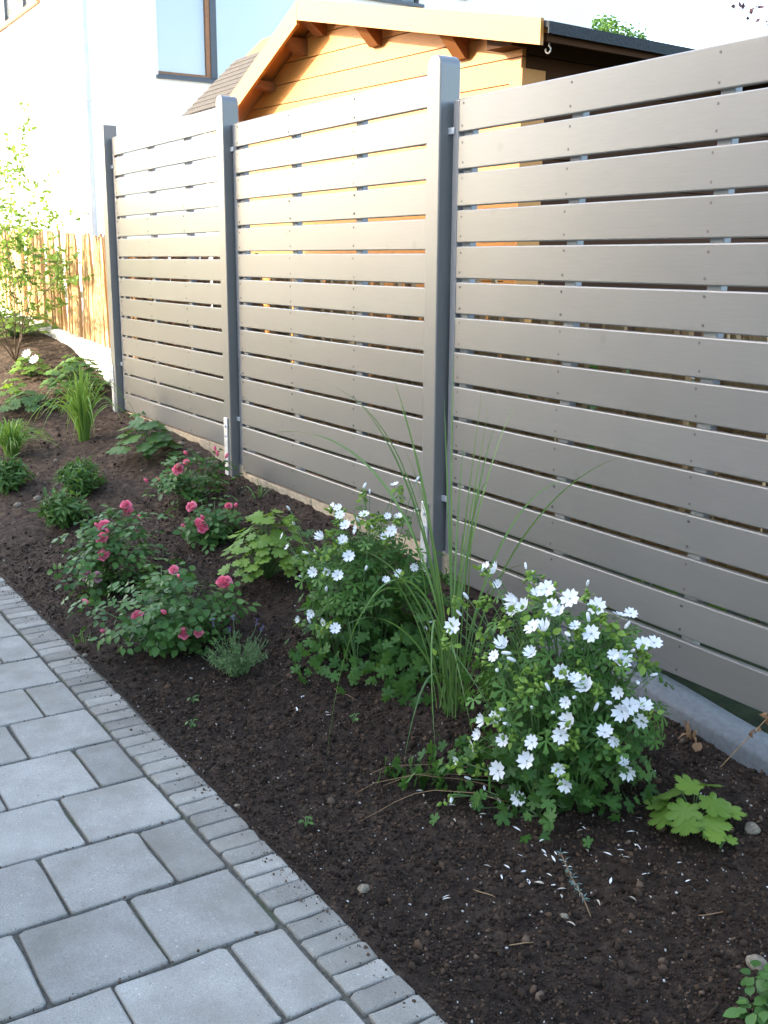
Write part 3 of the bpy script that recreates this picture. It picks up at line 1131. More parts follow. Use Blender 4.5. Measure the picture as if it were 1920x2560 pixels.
def wall_with_holes(name, origin, ux, length, z0, z1, holes, nin, thick, mat, parent):
    """wall in the plane origin + ux*u, from z0 to z1, with rectangular openings (u0,u1,z0,z1)"""
    us = sorted({0.0, length, *[h[0] for h in holes], *[h[1] for h in holes]})
    zs = sorted({z0, z1, *[h[2] for h in holes], *[h[3] for h in holes]})
    bm = bmesh.new()
    vs = {}

    def vert(u_, z_, d):
        key = (round(u_, 4), round(z_, 4), d)
        if key not in vs:
            p = np.array(origin) + np.array(ux) * u_ + np.array(nin) * (thick * d)
            vs[key] = bm.verts.new((p[0], p[1], z_))
        return vs[key]

    def solid(u0, u1, w0, w1):
        um, zm = (u0 + u1) / 2, (w0 + w1) / 2
        if um < 0 or um > length or zm < z0 or zm > z1:
            return False
        return not any(h[0] < um < h[1] and h[2] < zm < h[3] for h in holes)

    for a in range(len(us) - 1):
        for c_ in range(len(zs) - 1):
            u0, u1, w0, w1 = us[a], us[a + 1], zs[c_], zs[c_ + 1]
            if not solid(u0, u1, w0, w1):
                continue
            for d in (0, 1):
                bm.faces.new((vert(u0, w0, d), vert(u1, w0, d), vert(u1, w1, d), vert(u0, w1, d)))
            nb = ((u0, w0, u0, w1, a - 1, c_), (u1, w0, u1, w1, a + 1, c_), (u0, w0, u1, w0, a, c_ - 1), (u0, w1, u1, w1, a, c_ + 1))
            for (p, q, r_, s_, ia, ic) in nb:
                if 0 <= ia < len(us) - 1 and 0 <= ic < len(zs) - 1 and solid(us[ia], us[ia + 1], zs[ic], zs[ic + 1]):
                    continue
                bm.faces.new((vert(p, q, 0), vert(r_, s_, 0), vert(r_, s_, 1), vert(p, q, 1)))
    bmesh.ops.recalc_face_normals(bm, faces=bm.faces)
    bm.verts.index_update()
    V = np.array([v.co[:] for v in bm.verts])
    F = [[v.index for v in f.verts] for f in bm.faces]
    bm.free()
    return add(name, V, F, mat, parent)


# openings: along the wall that faces the garden (u = Y - HY) and the wall that faces the path (u = HX - X)
WA = [(1.04, 3.35, 3.83, 5.55), (3.86, 5.14, 5.16, 6.4)]
WB = [(1.35, 4.6, 4.93, 6.2)]
wall_with_holes('wall', (HX, HY, 0), (0, 1, 0), 8.48, 0.3, 7.2, WA, (-1, 0, 0), 0.3, 'white_render', house)
wall_with_holes('wall', (HX - 0.302, HY, 0), (-1, 0, 0), 9.7, 0.3, 7.2, WB, (0, 1, 0), 0.3, 'white_render', house)
box('wall', HX - 10, HX - 0.302, HY + 8.18, HY + 8.478, 0.3, 7.2, 'white_render', house)
box('roof', HX - 10.3, HX + 0.3, HY - 0.3, HY + 8.78, 7.202, 7.42, 'frame_dark', house)
for (u0, u1, z0, z1), mul in zip(WA, (0.815, 0.40)):
    wn_ = empty('window', (HX - 0.06, HY + (u0 + u1) / 2, z0), None, None)
    wn_.parent = house
    wn_.location = Vector((HX - 0.06, HY + (u0 + u1) / 2, z0)) - wloc(house)
    y0, y1 = HY + u0, HY + u1
    ym = y0 + (y1 - y0) * (0.815 / (u1 - u0) if mul == 0.815 else mul)
    t = 0.045
    # outer frame members butt end to end
    box('frame', HX - 0.13, HX - 0.06, y0, y1, z0, z0 + t, 'frame_dark', wn_)
    box('frame', HX - 0.13, HX - 0.06, y0, y1, z1 - t, z1, 'frame_dark', wn_)
    box('frame', HX - 0.13, HX - 0.06, y0, y0 + 0.02, z0 + t, z1 - t, 'frame_timber', wn_)
    box('frame', HX - 0.13, HX - 0.06, y1 - t, y1, z0 + t, z1 - t, 'frame_dark', wn_)
    box('mullion', HX - 0.13, HX - 0.05, ym - 0.045, ym + 0.045, z0 + t, z1 - t, 'frame_dark', wn_)
    box('sash', HX - 0.12, HX - 0.065, ym - 0.105, ym - 0.047, z0 + t, z1 - t, 'frame_timber', wn_)
    box('sash', HX - 0.12, HX - 0.065, y0 + 0.022, ym - 0.107, z0 + t + .001, z0 + t + 0.03, 'frame_timber', wn_)
    box('sill', HX - 0.058, HX + 0.05, y0 - 0.03, y1 + 0.03, z0 - 0.03, z0 + 0.012, 'frame_dark', wn_)
    box('pane', HX - 0.10, HX - 0.092, y0 + .02, ym - 0.045, z0 + t, z1 - t, 'glass', wn_)
    box('pane', HX - 0.10, HX - 0.092, ym + 0.045, y1 - t, z0 + t, z1 - t, 'glass', wn_)
    box('blind', HX - 0.22, HX - 0.215, y0 + 0.0, y1 - 0.0, z0 + 0.0, z1 - 0.0, 'blind', wn_)
for (u0, u1, z0, z1) in WB:
    x1, x0 = HX - 0.302 - u0, HX - 0.302 - u1
    wn_ = empty('window', ((x0 + x1) / 2, HY + 0.06, z0), None, None)
    wn_.parent = house
    wn_.location = Vector(((x0 + x1) / 2, HY + 0.06, z0)) - wloc(house)
    t = 0.06
    box('frame', x0, x1, HY + .06, HY + .13, z0, z0 + t, 'frame_dark', wn_)
    box('frame', x0, x1, HY + .06, HY + .13, z1 - t, z1, 'frame_dark', wn_)
    for xx in (x0, x0 + (x1 - x0) * 0.30, x0 + (x1 - x0) * 0.64, x1 - t):
        box('mullion', xx, xx + t, HY + .06, HY + .13, z0 + t, z1 - t, 'frame_dark', wn_)
    box('frame', x0, x1, HY + .061, HY + .131, z0 + 0.62, z0 + 0.70, 'frame_dark', wn_)
    box('pane', x0 + t, x1 - t, HY + .10, HY + .107, z0 + t, z1 - t, 'glass_coated', wn_)
    box('sill', x0 - .03, x1 + .03, HY - 0.05, HY + .058, z0 - 0.04, z0 + 0.012, 'frame_timber', wn_)
# downpipe at the corner
pts = [(HX + 0.03, HY + 0.07, 0.6), (HX + 0.03, HY + 0.07, 3.9), (HX + 0.03, HY + 0.07, 7.2)]
add('downpipe', *tube(pts, 0.045, 10), 'pipe_zinc', house, smooth=True)
for zz in (1.6, 3.45, 5.4):
    add('pipe_bracket', *tube([(HX + 0.03, HY + 0.07, zz), (HX + 0.03, HY + 0.07, zz + 0.03)], 0.055, 10), 'pipe_zinc', house)
box('vent', HX, HX + 0.04, HY + 5.75, HY + 5.97, 5.33, 5.46, 'pipe_zinc', house)

# ------------------------------------------------------------------ the house on the other side of the path: it keeps the bed in its shade
own = empty('house', (1.5, -9.5, 0), 'tall rendered house across the path that shades the bed', 'house')
OX0, OX1, OY0, OY1, OH = -7.75, 11.0, -13.0, -7.0, 5.48
OW = [(2.0, 4.4, 0.4, 2.5), (7.4, 9.6, 0.3, 2.5), (12.0, 14.0, 0.9, 2.3), (2.0, 4.0, 3.7, 5.1), (7.6, 9.4, 3.7, 5.1)]
wall_with_holes('wall', (OX0, OY1, 0), (1, 0, 0), OX1 - OX0, -0.2, OH, OW, (0, -1, 0), 0.3, 'white_render', own)
box('wall', OX0, OX1, OY0, OY0 + 0.3, -0.2, OH, 'white_render', own)
box('wall', OX0, OX0 + 0.3, OY0 + 0.302, OY1 - 0.302, -0.2, OH, 'white_render', own)
box('wall', OX1 - 0.3, OX1, OY0 + 0.302, OY1 - 0.302, -0.2, OH, 'white_render', own)
box('roof', OX0 - 0.05, OX1 + 0.05, OY0 - 0.05, OY1 + 0.05, OH + 0.002, OH + 0.15, 'frame_dark', own)
for (u0, u1, z0, z1) in OW:
    x0, x1 = OX0 + u0, OX0 + u1
    wn_ = empty('window', ((x0 + x1) / 2, OY1 - .1, z0), None, None)
    wn_.parent = own
    wn_.location = Vector(((x0 + x1) / 2, OY1 - .1, z0)) - wloc(own)
    for (a, c_) in ((x0, x0 + .07), (x1 - .07, x1)):
        box('frame', a, c_, OY1 - .16, OY1 - .09, z0 + .07, z1 - .07, 'frame_dark', wn_)
    box('frame', x0, x1, OY1 - .16, OY1 - .09, z0, z0 + .07, 'frame_dark', wn_)
    box('frame', x0, x1, OY1 - .16, OY1 - .09, z1 - .07, z1, 'frame_dark', wn_)
    box('pane', x0 + .07, x1 - .07, OY1 - .13, OY1 - .12, z0 + .07, z1 - .07, 'glass', wn_)
    box('blind', x0, x1, OY1 - .27, OY1 - .265, z0, z1, 'blind', wn_)


# ------------------------------------------------------------------ trees
def tree(loc, h, crown_c, crown_r, nleaf, lsize, mat, label, seed, cat='tree', clumps=26, group=None, trunk_r=0.1):
    r = np.random.default_rng(seed)
    root = empty('broadleaf_tree', loc, label, cat, group)
    base = np.array(loc, float)
    cc = np.array(crown_c, float)
    cr = np.array(crown_r, float)
    acc = Acc()
    trunk = bez(base, base + [0, 0, h * .35], cc - [0.1, 0, cr[2] * .6], cc + [0, 0, cr[2] * .3], 10)
    acc.add(*tube(trunk, [trunk_r * (1 - 0.085 * k) for k in range(11)], 8))
    d = r.normal(size=(clumps, 3))
    d /= np.linalg.norm(d, axis=1, keepdims=True)
    cen = cc + d * cr * r.uniform(.35, .95, (clumps, 1))
    for c_ in cen:
        st = np.array(trunk[int(r.integers(4, 9))])
        acc.add(*tube(bez(st, st + (c_ - st) * .3 + [0, 0, .15 * cr[2]], st + (c_ - st) * .7 + [0, 0, .1 * cr[2]], c_, 5), [trunk_r * .3, trunk_r * .24, trunk_r * .18, trunk_r * .12, trunk_r * .08, trunk_r * .05], 5))
    acc.build('trunk', 'bark', root)
    per = nleaf // clumps
    tv, tf = leaf_ovate(0.30, 0.08, 0.10, 2)
    V, F, T = [], [], []
    acc = Acc()
    for c_ in cen:
        rad = cr.mean() * r.uniform(.22, .42)
        p = r.normal(size=(per, 3))
        p /= np.linalg.norm(p, axis=1, keepdims=True)
        p *= r.uniform(.25, 1, (per, 1)) ** 0.5 * rad
        nr = p / rad + r.normal(size=(per, 3)) * .5 + [0, 0, .5]
        scatter(acc, tv, tf, c_ + p, frames(nr, r.uniform(0, 6.28, per)), lsize * r.uniform(.6, 1.2, per), np.clip(r.normal(.5, .25, per), 0, 1))
    acc.build('crown', mat, root)
    return root


tree((-15.5, 14.6, 0.6), 6, (-14.9, 14.3, 5.35), (1.1, 1.05, 1.35), 7000, 0.10, 'tree_leaf', 'bright green tree rising behind the shed roof', 3, clumps=40)
tree((-17.0, -0.6, 1.2), 6, (-17.4, -0.9, 5.6), (2.2, 1.9, 2.6), 2600, 0.17, 'tree_leaf', 'leafy green tree beside the house, mirrored in its upper window', 5, clumps=30)
tree((-2.3, 7.4, 0.2), 6, (-2.85, 6.5, 4.32), (1.3, 1.3, 1.0), 2600, 0.068, 'copper_leaf', 'copper leaved tree whose branch tip hangs over the fence', 8, clumps=34, trunk_r=0.12)

# added pale slab that bounces sunlight onto the white house wall
tag(box('bounce_slab', -10.9, -6.3, 0.6, 7.5, 0.55, 1.02, 'kerb_pale', None), 'added pale concrete slab that bounces light onto the white house', 'bounce_slab', kind='structure')

# ------------------------------------------------------------------ plants
MR_F=[(1.140,-0.691,0.690),(1.156,-0.668,0.687),(1.163,-0.665,0.643),(1.332,-0.672,0.666),(1.347,-0.652,0.680),(1.293,-0.712,0.621),(1.327,-0.707,0.632),(1.288,-0.698,0.637),(1.417,-0.634,0.671),(1.395,-0.675,0.651),(1.419,-0.672,0.642),(1.383,-0.724,0.601),(1.415,-0.713,0.599),(1.468,-0.659,0.617),(1.500,-0.634,0.603),(1.113,-0.775,0.533),(1.316,-0.765,0.537),(1.411,-0.748,0.543),(1.487,-0.716,0.515),(1.515,-0.695,0.503),(1.536,-0.678,0.484),(1.469,-0.591,0.658),(1.503,-0.541,0.636),(1.503,-0.507,0.635),(1.549,-0.507,0.568),(1.543,-0.460,0.561),(1.546,-0.600,0.555),(1.557,-0.581,0.543),(1.575,-0.607,0.470),(1.590,-0.580,0.434),(1.595,-0.536,0.426),(1.587,-0.600,0.422),(1.598,-0.546,0.391),(1.343,-0.800,0.359),(1.287,-0.795,0.329),(1.245,-0.777,0.267),(1.201,-0.764,0.217),(1.369,-0.794,0.306),(1.452,-0.769,0.328),(1.525,-0.714,0.398),(1.512,-0.729,0.360),(1.575,-0.643,0.374),(1.585,-0.619,0.349),(1.436,-0.769,0.270),(1.322,-0.770,0.196),(1.504,-0.724,0.266),(1.588,-0.588,0.285),(1.586,-0.567,0.255),(1.191,-0.804,0.179),(1.508,-0.703,0.220),(1.360,-0.730,0.122),(1.264,-0.800,0.010),(1.513,-0.718,0.445),(1.297,-0.775,0.506)]
MR_B=[(1.202,-0.602,0.689),(1.217,-0.584,0.683),(1.125,-0.734,0.605),(1.416,-0.579,0.695),(1.483,-0.628,0.627),(1.459,-0.682,0.603),(1.357,-0.766,0.531),(1.323,-0.784,0.481),(1.377,-0.768,0.517),(1.478,-0.741,0.468),(1.527,-0.699,0.461),(1.447,-0.769,0.417),(1.377,-0.795,0.393),(1.496,-0.739,0.419),(1.574,-0.626,0.446),(1.558,-0.666,0.428),(1.555,-0.551,0.558),(1.581,-0.552,0.491),(1.579,-0.506,0.494),(1.396,-0.792,0.358),(1.250,-0.756,0.104),(1.288,-0.722,0.070),(1.303,-0.702,0.067),(1.250,-0.786,0.059),(1.121,-0.752,0.560),(1.210,-0.835,0.087),(1.222,-0.782,0.131),(1.525,-0.548,0.608)]
MR_C=[(1.238,-0.611,0.681),(1.357,-0.642,0.685),(1.432,-0.593,0.682),(1.139,-0.711,0.602),(1.153,-0.688,0.610),(1.108,-0.763,0.606),(1.277,-0.732,0.588),(1.249,-0.768,0.491),(1.486,-0.594,0.641),(1.515,-0.564,0.618),(1.473,-0.658,0.614),(1.110,-0.795,0.489),(1.410,-0.764,0.504),(1.203,-0.842,0.094),(1.238,-0.886,-0.035),(1.356,-0.772,0.515),(1.456,-0.750,0.483),(1.524,-0.672,0.524),(1.409,-0.775,0.468),(1.536,-0.574,0.584),(1.400,-0.790,0.336),(1.553,-0.650,0.485),(1.228,-0.756,0.159),(1.344,-0.799,0.383),(1.209,-0.882,0.031),(1.566,-0.511,0.533),(1.203,-0.726,0.541),(1.529,-0.713,0.357),(1.433,-0.747,0.524),(1.221,-0.908,-0.024)]
ML_F=[(0.183,-0.609,0.656),(0.227,-0.626,0.643),(0.334,-0.500,0.646),(0.337,-0.457,0.639),(0.322,-0.617,0.611),(0.283,-0.635,0.618),(0.307,-0.660,0.577),(0.223,-0.692,0.569),(0.352,-0.662,0.530),(0.299,-0.716,0.473),(0.340,-0.698,0.466),(0.240,-0.736,0.458),(0.451,-0.528,0.475),(0.445,-0.461,0.487),(0.445,-0.573,0.460),(0.098,-0.721,0.244),(0.236,-0.745,0.312),(0.337,-0.707,0.281),(0.294,-0.729,0.294),(0.216,-0.398,0.722),(0.380,-0.511,0.605),(0.388,-0.543,0.589),(0.024,-0.748,0.539),(0.037,-0.732,0.499),(0.111,-0.592,0.647),(0.298,-0.572,0.653)]
ML_B=[(0.151,-0.489,0.708),(0.166,-0.470,0.687),(0.266,-0.348,0.635),(0.309,-0.598,0.633),(0.354,-0.571,0.614),(0.222,-0.740,0.270),(0.226,-0.719,0.517),(0.180,-0.723,0.508),(0.163,-0.743,0.424),(0.405,-0.630,0.490),(0.310,-0.726,0.406),(0.027,-0.716,0.630),(0.039,-0.705,0.577),(0.436,-0.396,0.278),(0.442,-0.414,0.269),(0.261,-0.341,0.735)]
ML_C=[(0.152,-0.490,0.692),(0.225,-0.387,0.719),(0.311,-0.569,0.647),(0.237,-0.640,0.630),(0.244,-0.674,0.591),(0.031,-0.712,0.613),(0.334,-0.563,0.634),(0.333,-0.524,0.646),(0.280,-0.690,0.551),(0.222,-0.715,0.527),(0.373,-0.326,0.244),(0.387,-0.326,0.198),(0.118,-0.720,0.479)]
PETALS=[(1.598,-0.541),(1.570,-0.490),(1.634,-0.580),(1.635,-0.612),(1.641,-0.659),(1.604,-0.690),(1.755,-0.541),(1.738,-0.627),(1.705,-0.726),(1.589,-0.773),(1.534,-0.752),(1.501,-0.766),(1.498,-0.822),(1.541,-0.863),(1.518,-0.878),(1.527,-0.913),(1.589,-0.874),(1.503,-1.069),(1.807,-0.585),(1.388,-0.768),(1.476,-0.733),(1.495,-0.627),(1.790,-0.489),(1.935,-0.458),(1.496,-1.041),(1.624,-0.822),(1.565,-0.774),(1.538,-0.778),(0.371,-0.843),(0.446,-0.910),(0.508,-0.842),(0.536,-0.835)]
STONES=[(2.087,-0.670),(1.721,-0.880),(-2.743,-1.030),(-2.456,0.052),(-2.709,-0.021),(-2.714,-0.925),(-0.599,-1.402),(0.793,-1.308),(1.232,-0.669),(1.763,-0.303),(1.352,-1.195),(-3.264,-0.668),(-2.506,-0.384),(-1.644,-1.075),(1.410,-0.538)]
ROSE_A=[(-0.319,-1.175,0.210),(-0.226,-1.097,0.240),(-0.183,-1.049,0.167),(-0.171,-0.998,0.164),(-0.303,-0.834,0.295),(-0.330,-1.024,0.368),(-0.273,-1.013,0.342),(-0.260,-1.140,0.213),(-0.507,-1.234,0.111),(-0.568,-1.279,0.214)]
ROSE_B=[(-1.253,-0.894,0.419),(-1.246,-0.888,0.393),(-1.100,-1.059,0.320),(-1.098,-1.027,0.342),(-1.157,-1.052,0.359),(-1.145,-1.033,0.365),(-1.061,-1.069,0.257),(-1.121,-1.128,0.163),(-1.071,-1.096,0.158),(-1.154,-0.867,0.369)]
ROSE_C=[(-1.245,-0.589,0.379),(-1.152,-0.593,0.320),(-1.133,-0.581,0.305),(-1.226,-0.628,0.291),(-1.148,-0.443,0.385),(-1.156,-0.404,0.372),(-1.138,-0.570,0.340),(-1.126,-0.574,0.278)]
ROSE_D=[(-1.752,-0.406,0.492),(-1.806,-0.383,0.519),(-1.754,-0.453,0.459),(-1.835,-0.216,0.519),(-1.800,-0.171,0.482),(-1.942,-0.546,0.368),(-1.872,-0.508,0.384),(-1.822,-0.206,0.493)]
BLADES=[((0.664,-0.527,0.704),(0.538,-0.585,1.120),(0.374,-0.862,1.140)),((0.658,-0.547,0.769),(0.532,-0.725,1.004),(0.419,-0.957,0.982)),((0.662,-0.509,0.663),(0.554,-0.549,0.969),(0.492,-0.578,1.128)),((0.680,-0.482,0.572),(0.591,-0.424,0.938),(0.530,-0.378,1.221)),((0.718,-0.484,0.516),(0.674,-0.393,0.884),(0.645,-0.349,1.088)),((0.709,-0.462,0.510),(0.655,-0.354,0.865),(0.648,-0.293,0.981)),((0.737,-0.490,0.521),(0.719,-0.410,0.855),(0.705,-0.365,1.053)),((0.782,-0.453,0.528),(0.868,-0.238,0.876),(1.006,-0.033,0.924)),((0.745,-0.456,0.479),(0.759,-0.289,0.805),(0.838,-0.153,0.824)),((0.716,-0.607,0.687),(0.688,-0.858,0.664),(0.817,-1.003,0.085)),((0.720,-0.579,0.646),(0.718,-0.751,0.619),(0.746,-0.860,0.444)),((0.779,-0.588,0.585),(0.868,-0.705,0.527),(1.015,-0.758,0.132)),((0.784,-0.575,0.509),(0.903,-0.627,0.400),(1.025,-0.635,0.156)),((0.667,-0.503,0.571),(0.563,-0.507,0.851),(0.475,-0.544,1.048)),((0.714,-0.527,0.521),(0.658,-0.547,0.769),(0.592,-0.603,0.928)),((0.706,-0.503,0.516),(0.629,-0.464,0.883),(0.587,-0.451,1.067)),((0.724,-0.502,0.454),(0.672,-0.450,0.761),(0.645,-0.412,0.945)),((0.701,-0.579,0.539),(0.616,-0.732,0.681),(0.576,-0.865,0.614)),((0.694,-0.450,0.504),(0.627,-0.296,0.920),(0.630,-0.197,1.044)),((0.654,-0.502,0.568),(0.509,-0.534,0.884),(0.382,-0.637,1.043)),((0.762,-0.602,0.352),(0.709,-0.744,0.490),(0.691,-0.860,0.428)),((0.754,-0.552,0.406),(0.725,-0.582,0.622),(0.697,-0.617,0.734)),((0.807,-0.587,0.311),(0.833,-0.679,0.362),(0.898,-0.788,0.053))]



def zb(x, y):
    return soil_at(x, y)


def petal_flower(r=0.5, cup=0.25, npet=5):
    """five notched petals, unit diameter, facing +z"""
    V, F = [], []
    for k in range(npet):
        a0 = 2 * math.pi * k / npet
        def pp(rad, ang, z):
            V.append((rad * math.cos(a0 + ang), rad * math.sin(a0 + ang), z))
        a = len(V)
        pp(0.03, 0, 0)
        pp(0.22, -0.66, 0.05 * cup - .01); pp(0.22, 0.66, 0.05 * cup + .01)
        pp(0.40, -0.55, 0.26 * cup - .008); pp(0.34, 0, 0.16 * cup); pp(0.40, 0.55, 0.30 * cup + .008)
        pp(0.54, -0.33, 0.40 * cup); pp(0.44, 0, 0.30 * cup); pp(0.54, 0.33, 0.42 * cup)
        F += [[a, a + 1, a + 4, a + 2], [a + 1, a + 3, a + 6, a + 4], [a + 4, a + 6, a + 7], [a + 4, a + 7, a + 8], [a + 2, a + 4, a + 8, a + 5]]
    return np.array(V), F


def bud_shape():
    V, F = [], []
    prof = [(0.0, 0.0), (0.16, 0.12), (0.20, 0.45), (0.17, 0.8), (0.08, 1.0)]
    k = 6
    for (rr, zz) in prof:
        for j in range(k):
            a = 2 * math.pi * j / k + zz * 1.2
            V.append((rr * math.cos(a), rr * math.sin(a), zz))
    for i in range(len(prof) - 1):
        for j in range(k):
            F.append([i * k + j, i * k + (j + 1) % k, (i + 1) * k + (j + 1) % k, (i + 1) * k + j])
    F.append([(len(prof) - 1) * k + j for j in range(k)])
    return np.array(V), F


FL_V, FL_F = petal_flower()
FL_V2, FL_F2 = petal_flower(cup=0.75)
flower_me = [make_mesh('flower', FL_V, FL_F, 'white_petal', True, np.full(len(FL_V), t)) for t in (0.2, 0.9)]
for q, cup in enumerate((.5, .8, 1.15, 1.6)):
    FV, FF = petal_flower(cup=cup)
    rr_ = np.random.default_rng(q)
    FV = FV * (1 - .16 * max(0, cup - .5)) * [1, 1, 1 / (1 - .16 * max(0, cup - .5))] + rr_.normal(size=FV.shape) * .012
    flower_me.append(make_mesh('flower', FV, FF, 'white_petal', True, np.full(len(FV), .3 + .15 * q)))
BU_V, BU_F = bud_shape()
bud_me = make_mesh('bud', BU_V, BU_F, 'white_petal', True, np.full(len(BU_V), 0.5))
DIV = leaf_divided()
OVA = leaf_ovate()
PAL7 = leaf_palmate(7, 0.45, 2)
PALM = leaf_palmate(5, 0.58, 2)
PAL5 = leaf_palmate(5, 0.35, 2)


def face(dirv, spin=0.0):
    q = Vector(dirv).to_track_quat('Z', 'Y')
    return (q @ Matrix.Rotation(spin, 3, 'Z').to_quaternion()).to_euler()


def mallow(base, label, cen, rad, flowers, buds, calyx, nleaf, seed, low, fs=1.0, extra=()):
    r = np.random.default_rng(seed)
    base = np.array([base[0], base[1], zb(base[0], base[1]) - 0.01])
    root = empty('mallow_plant', tuple(base), label, 'flowering plant')
    cen, rad = np.array(cen), np.array(rad)
    tips = [np.array(p) for p in flowers + buds + calyx]
    stems, leaves, cal = Acc(), Acc(), Acc()
    pos, nrm, scl, ton = [], [], [], []
    # stems to every flower, starting from a handful of shoots at the crown of the plant
    shoots = [base + np.array([r.normal() * .06, r.normal() * .06, 0]) for _ in range(9)]
    for tpt in tips:
        s0 = shoots[int(r.integers(0, len(shoots)))]
        out = tpt - s0
        m1 = s0 + np.array([out[0] * .25, out[1] * .25, out[2] * .45])
        m2 = s0 + np.array([out[0] * .75, out[1] * .75, out[2] * .85])
        c = bez(s0, m1, m2, tpt, 8)
        stems.add(*tube(c, [0.0030 - 0.00022 * k for k in range(9)], 5))
        for q in range(5):
            t = r.uniform(.25, .93)
            p = np.array(c[int(t * 8)]) + r.normal(size=3) * .022
            pos.append(p)
    # bulk of the foliage
    n2 = nleaf - len(pos)
    d = r.normal(size=(n2, 3))
    d /= np.linalg.norm(d, axis=1, keepdims=True)
    rr = r.uniform(.25, 1.0, (n2, 1)) ** .45
    bl = cen + d * rad * rr * [0.98, 0.98, 0.92]
    bl[:, 2] -= 0.05
    for p in bl:
        p[2] = max(p[2], zb(p[0], p[1]) + 0.015 + r.uniform(0, .03))
        pos.append(p)
    for (ex, ey, ez, er, en) in extra:
        for _ in range(en):
            p = np.array([ex, ey, ez]) + r.normal(size=3) * er * [.6, .6, .5]
            p[2] = max(p[2], zb(p[0], p[1]) + .012)
            pos.append(p)
    # low basal leaves spilling outwards
    for _ in range(low):
        a = r.uniform(0, 6.28)
        q = r.uniform(.5, 1.05)
        x, y = base[0] + math.cos(a) * rad[0] * q, base[1] + math.sin(a) * rad[1] * q
        pos.append(np.array([x, y, zb(x, y) + r.uniform(.02, .10)]))
    pos = np.array(pos)
    n = len(pos)
    nr = (pos - cen) / rad * .7 + r.normal(size=(n, 3)) * .45 + [0, 0, .75]
    scl = r.uniform(.026, .046, n)
    lowk = pos[:, 2] < base[2] + .22
    scl[lowk] *= 1.15
    ton = np.clip(r.normal(.52, .3, n), 0, 1)
    fr = frames(nr, r.uniform(0, 6.28, n))
    k1 = ~lowk
    scatter(leaves, DIV[0], DIV[1], pos[k1], fr[k1], scl[k1], ton[k1])
    scatter(leaves, PALM[0], PALM[1], pos[lowk], fr[lowk], scl[lowk], ton[lowk] * .55)
    stems.build('stems', 'green_stem', root)
    tag(leaves.build('foliage', 'mallow_leaf', root), kind='stuff')
    # clusters of pale green buds
    for p in [np.array(q) for q in calyx] + [np.array(q) for q in flowers[::3]]:
        m = int(r.integers(5, 10))
        pp = p + r.normal(size=(m, 3)) * .009 - [0, 0, .012]
        scatter(cal, BU_V * [1.6, 1.6, 1], BU_F, pp, frames(r.normal(size=(m, 3)) + [0, 0, .5], r.uniform(0, 6, m)), r.uniform(.011, .019, m), r.uniform(.2, 1, m))
        m = 6
        pp = p + r.normal(size=(m, 3)) * .012 - [0, 0, .016]
        scatter(cal, OVA[0], OVA[1], pp, frames(r.normal(size=(m, 3)) + [0, 0, .7], r.uniform(0, 6, m)), r.uniform(.015, .028, m), r.uniform(.2, 1, m))
    tag(cal.build('calyx_cluster', 'mallow_calyx', root), kind='stuff')
    tocam = np.array(CAM)
    for i, p in enumerate(flowers):
        p = np.array(p)
        out = (p - cen) / rad
        light = np.array([.25, -.80, .55])
        dv = out / np.linalg.norm(out) * .6 + light * .75 + r.normal(size=3) * .30
        me = flower_me[int(r.choice(6, p=[.27, .25, .22, .16, .07, .03]))]
        s = r.uniform(.032, .056) * fs
        inst('flower', me, tuple(p), root, face(dv, r.uniform(0, 6.28)), (s, s, s))
    for p in buds:
        p = np.array(p)
        dv = (p - cen) / rad * .6 + r.normal(size=3) * .5 + [0, 0, .4]
        s = r.uniform(.019, .027)
        inst('bud', bud_me, tuple(p), root, face(dv), (s, s, s))
    return root


mr = mallow((1.349, -.576), 'tall white mallow in full flower before the lowest slat panel', (1.33, -.53, .36), (.27, .27, .34), MR_F, MR_B, MR_C, 950, 11, 70, 0.94, [(1.16, -.74, .15, .07, 60), (1.06, -.82, .09, .05, 40), (1.22, -.62, .22, .08, 60), (1.02, -.50, .24, .09, 80), (.98, -.88, .07, .03, 16), (1.12, -.62, .35, .08, 50)])
mallow((0.268, -.569), 'looser white mallow with fewer flowers, left of the tall grass', (.20, -.50, .36), (.27, .25, .30), ML_F, ML_B, ML_C, 800, 12, 150, 0.78, [(.55, -.50, .22, .10, 90), (.62, -.62, .14, .07, 40), (.02, -.42, .42, .09, 50), (.42, -.40, .40, .09, 50)])
# a shoot of the right-hand mallow that sprawls over the soil, with old dry stalks
acc = Acc()
for (a, b_) in (((1.28, -.66), (0.98, -1.00)), ((1.26, -.64), (1.02, -0.93)), ((1.30, -.70), (1.10, -1.06)), ((1.22, -.66), (0.92, -0.92))):
    pts = []
    for k in range(9):
        t = k / 8
        x, y = a[0] + (b_[0] - a[0]) * t + 0.012 * math.sin(5 * t + a[0] * 40), a[1] + (b_[1] - a[1]) * t
        pts.append((x, y, zb(x, y) + 0.012 + 0.05 * (1 - t) * t * 4))
    acc.add(*tube(pts, [0.0013 - 0.00009 * k for k in range(9)], 5))
acc.build('dry_stem', 'dead_stalk', mr)


